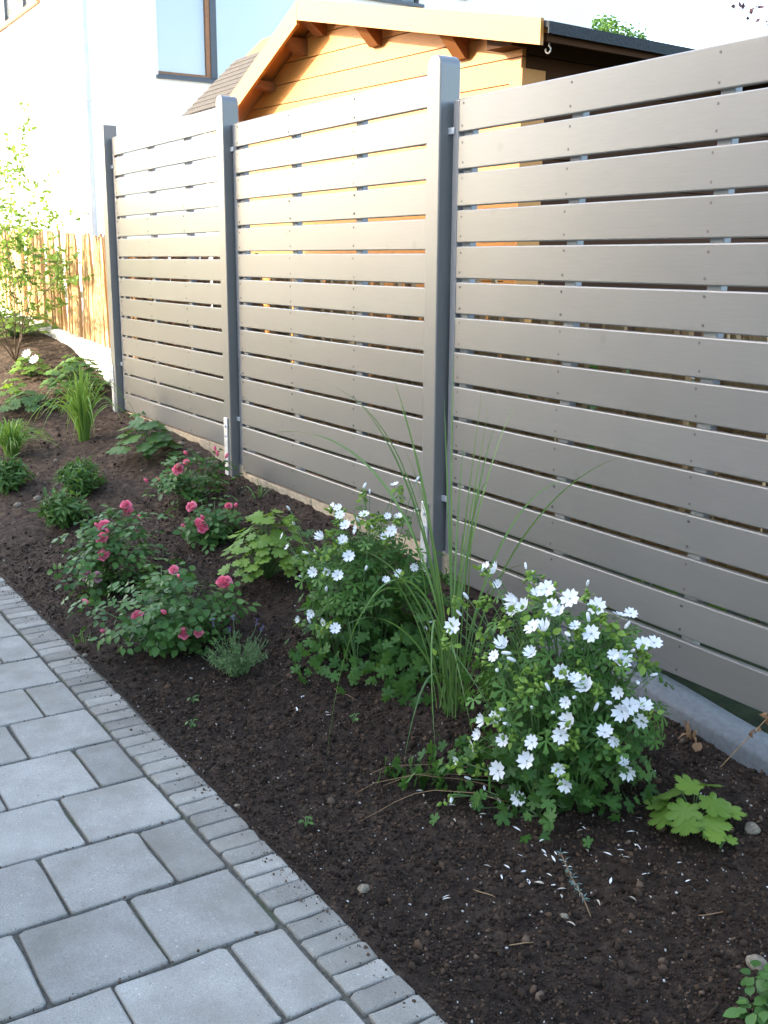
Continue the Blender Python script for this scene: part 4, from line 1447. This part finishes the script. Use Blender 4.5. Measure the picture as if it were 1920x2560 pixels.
# tall ornamental grass
gbx, gby = 0.796, -0.544
grass = empty('ornamental_grass', (gbx, gby, zb(gbx, gby) - .005), 'tall ornamental grass with long arching blades before the post', 'grass plant')
for (c2, c1, tp) in BLADES:
    b0 = np.array([gbx + rnd(-.035, .035), gby + rnd(-.035, .035), zb(gbx, gby) - .005])
    pts = bez(b0, c2, c1, tp, 22)
    w = rnd(.0022, .0032)
    wd = [w * (0.75 + 0.35 * min(1, k / 5)) * (1 - max(0, (k - 12) / 10.5) ** 1.3) + .0003 for k in range(23)]
    side = (rt2 * 0.8 + Vector((rnd(-.6, .6), rnd(-.6, .6), rnd(-.2, .2))))
    V, F = ribbon(pts, wd, side)
    add('blade', V, F, 'grass_blade', grass, smooth=True, tone=np.clip(np.full(len(V), rnd(.1, .9)) + np.tile([-.05, .25, -.05], len(V) // 3), 0, 1))
for k in range(18):
    a = rnd(0, 6.28)
    d_ = np.array([math.cos(a), math.sin(a), 0])
    b0 = np.array([gbx, gby, zb(gbx, gby) - .005]) + d_ * rnd(0, .07)
    h = rnd(.35, .95)
    lean_ = rnd(.02, .22)
    tip = b0 + d_ * lean_ * 2.2 * h + np.array([0, 0, h * rnd(.72, 1.0)])
    pts = bez(b0, b0 + np.array([0, 0, h * .4]) + d_ * lean_ * .1, b0 + np.array([0, 0, h * .85]) + d_ * lean_ * .6, tip, 14)
    w = rnd(.0012, .0022)
    wd = [w * (1 - max(0, (k2 - 7) / 7.4) ** 1.5) + .0002 for k2 in range(15)]
    V, F = ribbon(pts, wd, rt2 + Vector((rnd(-.8, .8), rnd(-.8, .8), 0)))
    add('blade', V, F, 'grass_blade', grass, smooth=True, tone=np.clip(np.full(len(V), rnd(0, .8)) + np.tile([-.05, .2, -.05], len(V) // 3), 0, 1))


# roses
def rose_flower(seed, faded=False):
    r = np.random.default_rng(seed)
    acc = Acc()
    pv, pf = [], []
    n = 3
    for i in range(n + 1):
        for j in range(n + 1):
            u_, v_ = i / n - .5, j / n
            ww = .62 * math.sin(math.pi * (0.18 + .70 * v_)) * 2
            pv.append((u_ * ww * .9, v_ * .62, .22 * v_ * v_ - .35 * (u_ * 2) ** 2 * .3 + (.10 if v_ == 1 else 0) * (1 - 4 * u_ * u_)))
    for i in range(n):
        for j in range(n):
            a = i * (n + 1) + j
            pf.append([a, a + 1, a + n + 2, a + n + 1])
    pv = np.array(pv)
    for ring, (cnt, tilt, s, zo) in enumerate(((6, 22, .95, 0.0), (6, 48, .82, .05), (5, 66, .66, .10), (4, 78, .5, .14))):
        for k in range(cnt):
            a = 2 * math.pi * (k + .5 * (ring % 2)) / cnt + r.uniform(-.2, .2)
            M = Matrix.Rotation(a, 3, 'Z') @ Matrix.Rotation(R(tilt + r.uniform(-8, 8)), 3, 'X')
            V = (np.array(M) @ (pv * s * r.uniform(.85, 1.1)).T).T + [0, 0, zo - .2]
            acc.add(V, pf, float(np.clip(r.normal(.55 - .08 * ring, .2), 0, 1)))
    return make_mesh('rose_bloom', np.concatenate(acc.V), acc.F, 'rose_faded' if faded else 'rose_petal', True, np.concatenate(acc.T))


bloom = [rose_flower(s) for s in range(4)]
bloom_f = rose_flower(9, True)
rose_bud = make_mesh('rose_bud', BU_V * [1.7, 1.7, 1.1], BU_F, 'rose_petal', True, np.full(len(BU_V), .25))


def rose(base, label, cen, rad, flowers, ncomp, seed, small=(), faded=()):
    r = np.random.default_rng(seed)
    base = np.array([base[0], base[1], zb(*base) - .005])
    root = empty('rose_bush', tuple(base), label, 'rose bush', 'pink bedding roses')
    cen, rad = np.array(cen, float), np.array(rad, float)
    stems, lv = Acc(), Acc()
    pos, nrm, spn, scl, ton = [], [], [], [], []
    nst = 16
    tips = []
    for k in range(nst):
        d = r.normal(size=3)
        d[2] = abs(d[2]) * .6 + .1
        d /= np.linalg.norm(d)
        tips.append(cen + d * rad * r.uniform(.75, 1.0))
    tips += [np.array(f) for f in flowers]
    curves = []
    for tpt in tips:
        o_ = tpt - base
        c = bez(base, base + o_ * [.35, .35, .3], base + o_ * [.8, .8, .75], tpt, 7)
        stems.add(*tube(c, [.0032 - .00028 * q for q in range(8)], 5))
        curves.append(c)
    for k in range(ncomp):
        c = curves[int(r.integers(0, len(curves)))]
        p = np.array(c[int(r.integers(3, 8))]) + r.normal(size=3) * rad * .20
        p[2] = max(p[2], zb(p[0], p[1]) + .012)
        p[2] = min(p[2], cen[2] + rad[2])
        out = (p - cen) / rad
        nn = out * .5 + np.array([0, 0, .95]) + r.normal(size=3) * .30
        M = frames(nn[None], np.array([r.uniform(0, 6.28)]))[0]
        s = r.uniform(.026, .038)
        tn_ = float(np.clip(r.normal(.42, .25), 0, 1))
        for (lx_, ly_, ang) in ((0, 1.5, 0), (.25, .9, -55), (-.25, .9, 55), (.22, .25, -65), (-.22, .25, 65)):
            q = p + M @ (np.array([lx_, ly_, 0.0]) * s * 1.0)
            Rz = np.array(Matrix.Rotation(R(ang), 3, 'Z'))
            pos.append(q)
            nrm.append(M @ Rz @ np.array(Matrix.Rotation(r.uniform(-.35, .35), 3, 'Y')) @ np.array(Matrix.Rotation(r.uniform(-.35, .2), 3, 'X')))
            scl.append(s * (1.15 if ang == 0 else 1.0) * r.uniform(.85, 1.12))
            ton.append(np.clip(tn_ + r.normal() * .1, 0, 1))
    tv, tf = leaf_ovate(.36, .14, .16, 4)
    scatter(lv, tv, tf, np.array(pos), np.array(nrm), np.array(scl), np.array(ton))
    stems.build('stems', 'green_stem', root)
    tag(lv.build('foliage', 'rose_leaf', root), kind='stuff')
    for i, f in enumerate(flowers):
        f = np.array(f)
        dv = (f - cen) / rad * .6 + np.array([.25, -.55, .75]) + r.normal(size=3) * .25
        if i in small:
            s = r.uniform(.022, .028)
            inst('rose_bud', rose_bud, tuple(f), root, face(dv), (s, s, s))
        else:
            s = r.uniform(.032, .060)
            inst('rose_bloom', bloom_f if i in faded else bloom[int(r.integers(0, 4))], tuple(f), root, face(dv, r.uniform(0, 6)), (s, s, s))
    return root


rose((-.456, -1.011), 'wide low pink rose bush nearest the paving, behind the lavender', (-.43, -.98, .15), (.29, .24, .21), ROSE_A, 270, 31, (1, 6, 7, 8, 9))
rose((-1.26, -.992), 'pink rose bush with faded blooms at the path edge', (-1.22, -.95, .17), (.24, .22, .22), ROSE_B, 230, 32, (3, 4, 9), (7, 8))
rose((-1.251, -.487), 'small pink rose bush beside the lime green cranesbill', (-1.25, -.48, .28), (.17, .16, .13), ROSE_C, 110, 33, (3, 5, 6, 7))
rose((-1.903, -.324), 'pink rose bush at the foot of the middle fence post', (-1.85, -.33, .37), (.21, .19, .15), ROSE_D, 115, 34, (1, 3, 4, 5, 6, 7))
rose((2.30, -.765), 'rose bush without flowers beside a round grey stone', (2.30, -.76, .10), (.10, .10, .09), [], 60, 35)


# plants whose leaves can be told apart: each leaf is a part
def leafy(name, base, label, cat, tmpl, mat, leaves, petiole_mat='green_stem', tone=(.2, .9), group=None, cup=1.0, seed=0):
    """leaves: (dx, dy, height, size)"""
    r = random.Random(seed)
    bz = zb(*base)
    root = empty(name, (base[0], base[1], bz - .005), label, cat, group)
    st = Acc()
    for (dx, dy, h, s) in leaves:
        p = np.array([base[0] + dx, base[1] + dy, bz + h])
        b0 = np.array([base[0], base[1], bz - .005])
        st.add(*tube(bez(b0, b0 + [dx * .15, dy * .15, h * .6], p - [dx * .3, dy * .3, -h * .05], p, 6), .0017, 5))
        nn = Vector((dx * 1.6 / max(.06, abs(dx) + abs(dy)) * .45 + r.uniform(-.25, .25), dy * 1.6 / max(.06, abs(dx) + abs(dy)) * .45 + r.uniform(-.25, .25) - .15, 1.0))
        M = frames(np.array([nn[:]]), np.array([0.0]))[0]
        yv = np.array([dx, dy, 0.0]) + np.array([r.uniform(-.02, .02), r.uniform(-.02, .02), 0])
        ang = math.atan2(-(M[:, 0] @ yv), M[:, 1] @ yv)
        M = frames(np.array([nn[:]]), np.array([ang]))[0]
        t = r.uniform(*tone)
        V = (M @ (tmpl[0] * s * [1, 1, cup]).T).T + p - M @ np.array([0, .15 * s, 0])
        tv = np.clip(t + np.array([.12 if i < 2 else -.06 for i in range(len(V))]), 0, 1)
        add('leaf', V, tmpl[1], mat, root, loc=tuple(p), smooth=True, tone=tv)
    st.build('petioles', petiole_mat, root)
    return root


def rosette(n, rad, h, s, seed, hmin=.25):
    r = random.Random(seed)
    out = []
    for k in range(n):
        a = k * 2.4 + r.uniform(-.3, .3)
        q = math.sqrt((k + .7) / n)
        out.append((math.cos(a) * rad * q, math.sin(a) * rad * q, h * (1 - (1 - hmin) * q * q) * r.uniform(.8, 1.1), s * r.uniform(.75, 1.15)))
    return out


GER = leaf_palmate(7, 0.36, 3, spread=R(158))
leafy('cranesbill', (1.659, -.404), 'small lime green cranesbill with big lobed leaves on bare soil', 'plant', GER, 'lime_leaf',
      [(-.036, -.024, .085, .095), (.04, .016, .08, .10), (.016, -.045, .065, .095), (-.06, .016, .055, .088), (-.016, .044, .09, .09), (.068, -.016, .05, .09), (-.024, -.068, .04, .085), (.04, -.068, .045, .08), (.0, .0, .10, .085), (-.056, -.048, .05, .08), (.06, .05, .06, .08)], tone=(.35, 1.0), seed=1)
leafy('cranesbill', (1.772, -.428), 'single lobed seedling leaf beside the small cranesbill', 'plant', GER, 'lime_leaf', [(0.0, -.008, .035, .06), (.012, .012, .025, .04)], seed=2)
leafy('cranesbill', (-.594, -.512), 'loose lime green cranesbill between the roses and the mallow', 'plant', GER, 'lime_leaf', rosette(95, .19, .28, .066, 3), tone=(.25, 1.0), seed=3)
leafy('hollyhock', (-2.638, -.299), 'young hollyhock with broad crinkled leaves below the far slat panel', 'plant', PAL5, 'broad_leaf', rosette(30, .17, .25, .12, 4), seed=4)
leafy('hollyhock', (-3.547, -.04), 'tiny hollyhock sprout at the foot of the far slat panel', 'plant', PAL5, 'broad_leaf', [(.03, -.02, .05, .06), (-.03, -.02, .04, .06), (.02, .03, .06, .05)], seed=5)
leafy('lady_mantle', (-4.366, -.539), 'low clump with blue-green round leaves left of the upright grass', 'plant', PAL7, 'broad_leaf', rosette(26, .17, .13, .095, 6), tone=(.4, 1), seed=6)
leafy('lady_mantle', (-4.55, -.60), 'small yellow-green clump behind the round-leaved one', 'plant', PAL7, 'lime_leaf', rosette(14, .11, .2, .09, 16), tone=(.6, 1), seed=16)
leafy('bushy_perennial', (-4.426, -.192), 'bushy green perennial behind the upright grass clump', 'plant', PAL5, 'mid_leaf', rosette(110, .22, .28, .075, 7), tone=(.3, 1), seed=7)
leafy('bushy_perennial', (-5.0, -.36), 'green perennial near the kerb with two white blooms', 'plant', PAL5, 'lime_leaf', rosette(50, .15, .18, .065, 8), tone=(.2, .8), seed=8)
leafy('bushy_perennial', (-6.289, -.15), 'pale green leafy clump spreading under the tall shrub', 'plant', PAL5, 'lime_leaf', rosette(110, .42, .22, .085, 9), tone=(.4, 1), seed=9)
wb = bpy.data.objects['bushy_perennial.001']
for (x, y, h) in ((-4.92, -.30, .20), (-4.83, -.27, .17)):
    inst('flower', flower_me[2], (x, y - .1, zb(x, y - .1) + h), wb, face((.5, -.6, .6)), (.075, .075, .075))


# clumps of narrow leaves
def aster(base, label, rad, h, n, seed, group='leafy perennial clumps'):
    r = np.random.default_rng(seed)
    bz = zb(*base)
    root = empty('aster_clump', (base[0], base[1], bz - .005), label, 'plant', group)
    st, lv = Acc(), Acc()
    tv, tf = leaf_ovate(.13, .10, .25, 4)
    for k in range(n):
        a, q = r.uniform(0, 6.28), math.sqrt(r.uniform(0, 1))
        top = np.array([base[0] + math.cos(a) * rad * q, base[1] + math.sin(a) * rad * q, bz + h * (1 - .55 * q * q) * r.uniform(.75, 1.05)])
        b0 = np.array([base[0] + math.cos(a) * rad * q * .35, base[1] + math.sin(a) * rad * q * .35, bz - .005])
        c = bez(b0, b0 + [0, 0, h * .4], top - [0, 0, h * .2], top, 6)
        st.add(*tube(c, .0018, 5))
        m = 15
        ts = r.uniform(.2, 1, m)
        pos = np.array([np.array(c[int(t * 6)]) + r.normal(size=3) * .006 for t in ts])
        nr = r.normal(size=(m, 3)) * .55 + [0, 0, .9] + np.array([math.cos(a), math.sin(a), 0]) * .4 * q
        scatter(lv, tv, tf, pos, frames(nr, r.uniform(0, 6.28, m)), r.uniform(.045, .075, m), np.clip(r.normal(.5, .25, m), 0, 1))
    st.build('stems', 'green_stem', root)
    tag(lv.build('foliage', 'mid_leaf', root), kind='stuff')


aster((-2.569, -.715), 'bushy green aster clump in front of the hollyhock', .14, .21, 46, 41)
aster((-2.273, -.905), 'bushy green aster clump nearest the path-side rose', .14, .20, 42, 42)
aster((-3.032, -1.005), 'bushy green aster clump below the mop of drooping grass', .14, .20, 46, 43)


def tuft(base, label, n, h, spread, width, seed, upright=.5, mat='grass_blade', cat='grass plant'):
    r = random.Random(seed)
    bz = zb(*base)
    root = empty('grass_tuft', (base[0], base[1], bz - .005), label, cat)
    for k in range(n):
        a = r.uniform(0, 6.28)
        d_ = np.array([math.cos(a), math.sin(a), 0])
        b0 = np.array([base[0], base[1], bz - .005]) + d_ * r.uniform(0, .035)
        hh = h * r.uniform(.55, 1.05)
        ln = spread * r.uniform(.15, 1) ** (1 / (1 - upright + .15))
        tip = b0 + d_ * ln + np.array([0, 0, hh * (1 - .75 * ln / max(spread, .01))])
        pts = bez(b0, b0 + np.array([0, 0, hh * .55]) + d_ * ln * .08, b0 + np.array([0, 0, hh * 1.02]) + d_ * ln * .55, tip, 9)
        w = width * r.uniform(.7, 1.2)
        wd = [w * (1 - max(0, (q - 4) / 5.2) ** 1.4) + .0002 for q in range(10)]
        V, F = ribbon(pts, wd, Vector((r.uniform(-1, 1), r.uniform(-1, 1), 0)) + rt2)
        add('blade', V, F, mat, root, smooth=True, tone=np.clip(np.full(len(V), r.uniform(.2, 1)) + np.tile([-.05, .15, -.05], len(V) // 3), 0, 1))
    return root


tuft((-3.482, -.425), 'upright green grass clump with fallen outer blades', 130, .50, .38, .0050, 51, .62, 'fresh_grass')
tuft((-3.623, -.849), 'low mop of drooping grass at the bed edge', 150, .28, .30, .0046, 52, .2, 'fresh_grass')
tuft((-1.553, -.094), 'few thin grass seedlings below the middle slat panel', 9, .11, .12, .0022, 53, .3)
tuft((1.38, -.105), 'small withered weed beside the concrete kerb', 10, .06, .05, .0045, 54, .3, 'dry_leaf', 'weed')
tuft((-.728, -1.262), 'thin grass seedling at the paving edge below the roses', 6, .07, .04, .0018, 55, .3)

# lavender
lb = (.048, -.941)
bz = zb(*lb)
lav = empty('lavender', (lb[0], lb[1], bz - .005), 'small grey-green lavender in front of the roses', 'lavender')
r = np.random.default_rng(61)
st, lv, fl = Acc(), Acc(), Acc()
tv, tf = leaf_ovate(.07, .05, .1, 2)
for k in range(75):
    a, q = r.uniform(0, 6.28), math.sqrt(r.uniform(0, 1))
    d_ = np.array([math.cos(a), math.sin(a), 0])
    h = .15 * (1 - .35 * q) * r.uniform(.7, 1.15)
    b0 = np.array([lb[0], lb[1], bz]) + d_ * .03 * q
    tp = b0 + d_ * .095 * q + [0, 0, h]
    c = bez(b0, b0 + [0, 0, h * .4], tp - [0, 0, h * .25], tp, 6)
    st.add(*tube(c, .0011, 4))
    m = 11
    ps = np.array([np.array(c[int(t * 6)]) for t in r.uniform(.2, 1, m)])
    scatter(lv, tv, tf, ps, frames(r.normal(size=(m, 3)) * .6 + d_ * .4 + [0, 0, .3], r.uniform(0, 6.28, m)), r.uniform(.018, .03, m), np.clip(r.normal(.5, .25, m), 0, 1))
for k in range(5):
    a = r.uniform(0, 6.28)
    d_ = np.array([math.cos(a), math.sin(a), 0])
    b0 = np.array([lb[0], lb[1], bz])
    tp = b0 + d_ * r.uniform(.06, .13) + [0, 0, r.uniform(.13, .21)]
    st.add(*tube(bez(b0, b0 + [0, 0, .08], tp - [0, 0, .05], tp, 5), .0009, 4))
    m = 9
    scatter(fl, BU_V, BU_F, tp + np.stack([r.normal(size=m) * .003, r.normal(size=m) * .003, r.uniform(-.02, .006, m)], 1), frames(r.normal(size=(m, 3)) + [0, 0, 1], r.uniform(0, 6, m)), r.uniform(.006, .009, m), r.uniform(0, 1, m))
st.build('stems', 'green_stem', lav)
tag(lv.build('foliage', 'lavender_leaf', lav), kind='stuff')
fl.build('flower_spikes', 'lavender_flower', lav)

# silvery sprig lying on the soil
sx0, sy0, sx1, sy1 = 1.76, -.835, 1.60, -.79
spr = empty('silvery_sprig', (sx0, sy0, zb(sx0, sy0)), 'small silvery blue sprig leaning over on the bare soil', 'seedling')
st, lv = Acc(), Acc()
c = [np.array([sx0 + (sx1 - sx0) * t, sy0 + (sy1 - sy0) * t, zb(sx0 + (sx1 - sx0) * t, sy0 + (sy1 - sy0) * t) + .006 + .05 * t]) for t in np.linspace(0, 1, 9)]
st.add(*tube(c, .0014, 5))
tv, tf = leaf_ovate(.10, .06, .05, 2)
for i in range(2, 9):
    m = 9
    scatter(lv, tv, tf, np.tile(c[i], (m, 1)), frames(r.normal(size=(m, 3)) + [0, -.2, .4], r.uniform(0, 6.28, m)), r.uniform(.012, .02, m), r.uniform(0, 1, m))
st.build('stem', 'dead_stalk', spr)
tag(lv.build('foliage', 'silver_leaf', spr), kind='stuff')

# withered stalk by the kerb
wx, wy = 1.54, -.175
wst = empty('withered_stalk', (wx, wy, zb(wx, wy)), 'dry brown stalk with shrivelled leaves leaning on the kerb', 'dead plant')
st, lv = Acc(), Acc()
c = bez((wx, wy, zb(wx, wy)), (wx + .02, wy + .03, zb(wx, wy) + .05), (wx + .04, wy + .07, zb(wx, wy) + .10), (wx + .06, wy + .11, zb(wx, wy) + .15), 7)
st.add(*tube(c, .0016, 5))
for i, m in ((5, 4), (7, 6)):
    scatter(lv, *leaf_ovate(.35, .3, .5, 3), np.tile(np.array(c[i]), (m, 1)) + r.normal(size=(m, 3)) * .006, frames(r.normal(size=(m, 3)), r.uniform(0, 6, m)), r.uniform(.015, .026, m), r.uniform(0, 1, m))
st.build('stem', 'dead_stalk', wst)
lv.build('shrivelled_leaf', 'dry_leaf', wst)


# tall airy shrub at the far end of the bed
def twig_shrub(base, label, seed):
    r = np.random.default_rng(seed)
    bz = zb(*base)
    root = empty('shrub', (base[0], base[1], bz - .01), label, 'shrub')
    st, lv = Acc(), Acc()
    tv, tf = leaf_ovate(.30, .10, .15, 3)
    P_, Nn, Sc, To = [], [], [], []

    def grow(p, d, length, rad_, depth):
        n = 6
        pts, q = [np.array(p)], np.array(p)
        dd = np.array(d)
        for i in range(n):
            dd = dd + r.normal(size=3) * .10 + [0, 0, .02]
            dd /= np.linalg.norm(dd)
            q = q + dd * length / n
            pts.append(q.copy())
        st.add(*tube(pts, [max(.0012, rad_ * (1 - .1 * i)) for i in range(n + 1)], 5))
        if depth > 0:
            for k in range(int(r.integers(3, 6))):
                i = int(r.integers(2, n + 1))
                nd = dd * .7 + r.normal(size=3) * .55
                nd[2] = abs(nd[2]) * .6
                nd /= np.linalg.norm(nd)
                grow(pts[i], nd, length * r.uniform(.40, .65), rad_ * .5, depth - 1)
        if depth <= 1:
            m = int(r.integers(18, 30)) if depth == 0 else 16
            for k in range(m):
                i = int(r.integers(1, n + 1))
                P_.append(pts[i] + r.normal(size=3) * .012)
                Nn.append(r.normal(size=3) * .7 + [0, 0, .6])
                Sc.append(r.uniform(.025, .05))
                To.append(np.clip(r.normal(.55, .25), 0, 1))

    for k in range(10):
        a = k * .628 + r.uniform(-.3, .3)
        grow([base[0], base[1], bz - .01], np.array([math.cos(a) * .35, math.sin(a) * .35, 1]) / 1.06, r.uniform(.85, 1.3), .0042, 2)
    st.build('branch', 'bark', root)
    n = len(P_)
    scatter(lv, tv, tf, np.array(P_), frames(np.array(Nn), r.uniform(0, 6.28, n)), np.array(Sc), np.array(To))
    tag(lv.build('foliage', 'shrub_leaf', root), kind='stuff')


twig_shrub((-5.45, -.36), 'airy twiggy shrub with yellow-green leaves before the picket fence', 71)
twig_shrub((-6.5, -.62), 'second airy shrub with yellow-green leaves further up the bed', 72)


# shrubs behind the fence, seen through the gaps
def bush(loc, rad, n, mat, label, seed):
    r = np.random.default_rng(seed)
    root = empty('shrub', loc, label, 'shrub')
    lv, st = Acc(), Acc()
    cen = np.array(loc) + [0, 0, rad[2] * .9]
    d = r.normal(size=(n, 3))
    d /= np.linalg.norm(d, axis=1, keepdims=True)
    p = cen + d * np.array(rad) * r.uniform(.4, 1, (n, 1)) ** .5 * (1 + .25 * np.sin(d[:, :1] * 5 + d[:, 1:2] * 4))
    scatter(lv, *leaf_ovate(.34, .1, .15, 2), p, frames(d + r.normal(size=(n, 3)) * .5 + [0, 0, .5], r.uniform(0, 6.28, n)), r.uniform(.05, .09, n), np.clip(r.normal(.45, .25, n), 0, 1))
    for k in range(6):
        st.add(*tube(bez(loc, np.array(loc) + [0, 0, .3], cen, cen + r.normal(size=3) * np.array(rad) * .5, 5), .008, 5))
    st.build('branch', 'bark', root)
    tag(lv.build('foliage', mat, root), kind='stuff')


bush((0.9, .75, .2), (.6, .4, .55), 1100, 'tree_leaf', 'dark green shrub behind the lowest slat panel, close to the shed', 81)
bush((-0.15, 1.0, .27), (.5, .35, .5), 800, 'mid_leaf', 'low green shrub behind the fence post with the tall grass', 82)
bush((-3.0, .62, .43), (.45, .22, .28), 420, 'lime_leaf', 'pale green shrub behind the far slat panel', 83)

# ------------------------------------------------------------------ things lying on the bed
pt_v, pt_f = leaf_ovate(.30, .30, .05, 3)
pt_me = [make_mesh('fallen_petal', pt_v * [1, 1, 1 + .6 * k], pt_f, 'fallen_petal', True, np.full(len(pt_v), t)) for k, t in enumerate((.95, .75, .45, .15))]
more = [(1.35 + rnd(-.35, .45), -.72 + rnd(-.20, .12)) for _ in range(26)]
for i, (x, y) in enumerate(PETALS + more):
    s = rnd(.014, .027)
    o = inst('fallen_petal', pt_me[int(rnd(0, 1.7)) if i < len(PETALS) else random.choice((2, 3, 3))], (x, y, zb(x, y) + .006), None, (rnd(-.3, .3), rnd(-.4, .4), rnd(0, 6.28)), (s * rnd(.30, .6), s, s * .3))
    tag(o, 'pale rolled-up fallen petal lying on the dark soil', 'petal', 'fallen petals on the soil')

SL = ['smooth round grey stone beside the flowerless rose', 'small pebble near the silvery sprig', 'buff stone at the path-side aster', 'buff pebble at the kerb stones of the far panel',
      'flat buff stone by the hollyhock', 'buff clod-like stone between the aster clumps', 'pale pebble touching the edging stones', 'grey pebble near the paving edge below the lavender',
      'small stone under the tall white mallow', 'dark stone right of the small cranesbill', 'round brown stone midway to the paving edge', 'yellowish stone below the upright grass',
      'white pebble below the hollyhock', 'cream pebble at the far paving edge', 'brown stone at the foot of the tall mallow']
SS = [.020, .009, .022, .013, .022, .024, .011, .008, .012, .020, .014, .016, .010, .010, .010]
for i, ((x, y), lab, s) in enumerate(zip(STONES, SL, SS)):
    bm = bmesh.new()
    bmesh.ops.create_icosphere(bm, subdivisions=3, radius=1)
    for v in bm.verts:
        f = 1 + .22 * noise.noise(v.co * 1.1 + Vector((i * 9.1, 0, 0))) + .06 * noise.noise(v.co * 4 + Vector((0, i * 3.3, 0)))
        v.co = Vector((v.co.x * s * 1.15, v.co.y * s, v.co.z * s * .7)) * f
    me = bpy.data.meshes.new('stone')
    bm.to_mesh(me)
    bm.free()
    me.polygons.foreach_set('use_smooth', [True] * len(me.polygons))
    me.materials.append(MATS['stone'])
    y = max(y, yedge(x) + .02)
    y = min(y, -.06)
    o = inst('stone', me, (x, y, zb(x, y) + s * .35), None, (0, 0, rnd(0, 6)))
    tag(o, lab, 'stone')

# curled dead leaf and twigs
dl_v, dl_f = leaf_ovate(.42, .5, .45, 4)
o = inst('dead_leaf', make_mesh('dead_leaf', dl_v, dl_f, 'dry_leaf', True, np.full(len(dl_v), .5)), (1.44, -.16, zb(1.44, -.16) + .012), None, (.9, .2, .4), (.034, .034, .034))
tag(o, 'curled orange-brown dead leaf on the soil near the kerb', 'leaf')
for (x, y, a, l_, lab) in ((1.93, -.62, .9, .07, 'thin dry twig lying near the round grey stone'), (1.55, -.98, .3, .06, 'short grey twig on the soil toward the paving'), (1.74, -1.02, 1.0, .05, 'split bit of bark on the soil near the last edging stones'), (.46, -.74, .1, .12, 'long thin stalk lying below the left mallow')):
    pts = [(x + math.cos(a) * l_ * t, y + math.sin(a) * l_ * t + .004 * math.sin(t * 5), zb(x + math.cos(a) * l_ * t, y + math.sin(a) * l_ * t) + .006) for t in np.linspace(-.5, .5, 6)]
    o = add('twig', *tube(pts, [.0008, .0012, .0013, .0012, .001, .0006], 5), 'dead_stalk', loc=pts[0])
    tag(o, lab, 'twig')
for i, (x, y, lab) in enumerate(((.12, -1.14, 'tiny green seedling at the paving edge below the lavender'), (.62, -.80, 'tiny round-leaved seedling below the left mallow'), (1.02, -1.18, 'tiny green weed at the edging stones'), (.25, -1.20, 'pair of tiny sprouts beside the edging stones'))):
    leafy('seedling', (x, y), lab, 'seedling', OVA, 'mid_leaf', [(.012, .004, .02, .018), (-.012, .006, .022, .018), (.0, -.012, .025, .016), (.004, .012, .03, .014)], seed=90 + i)
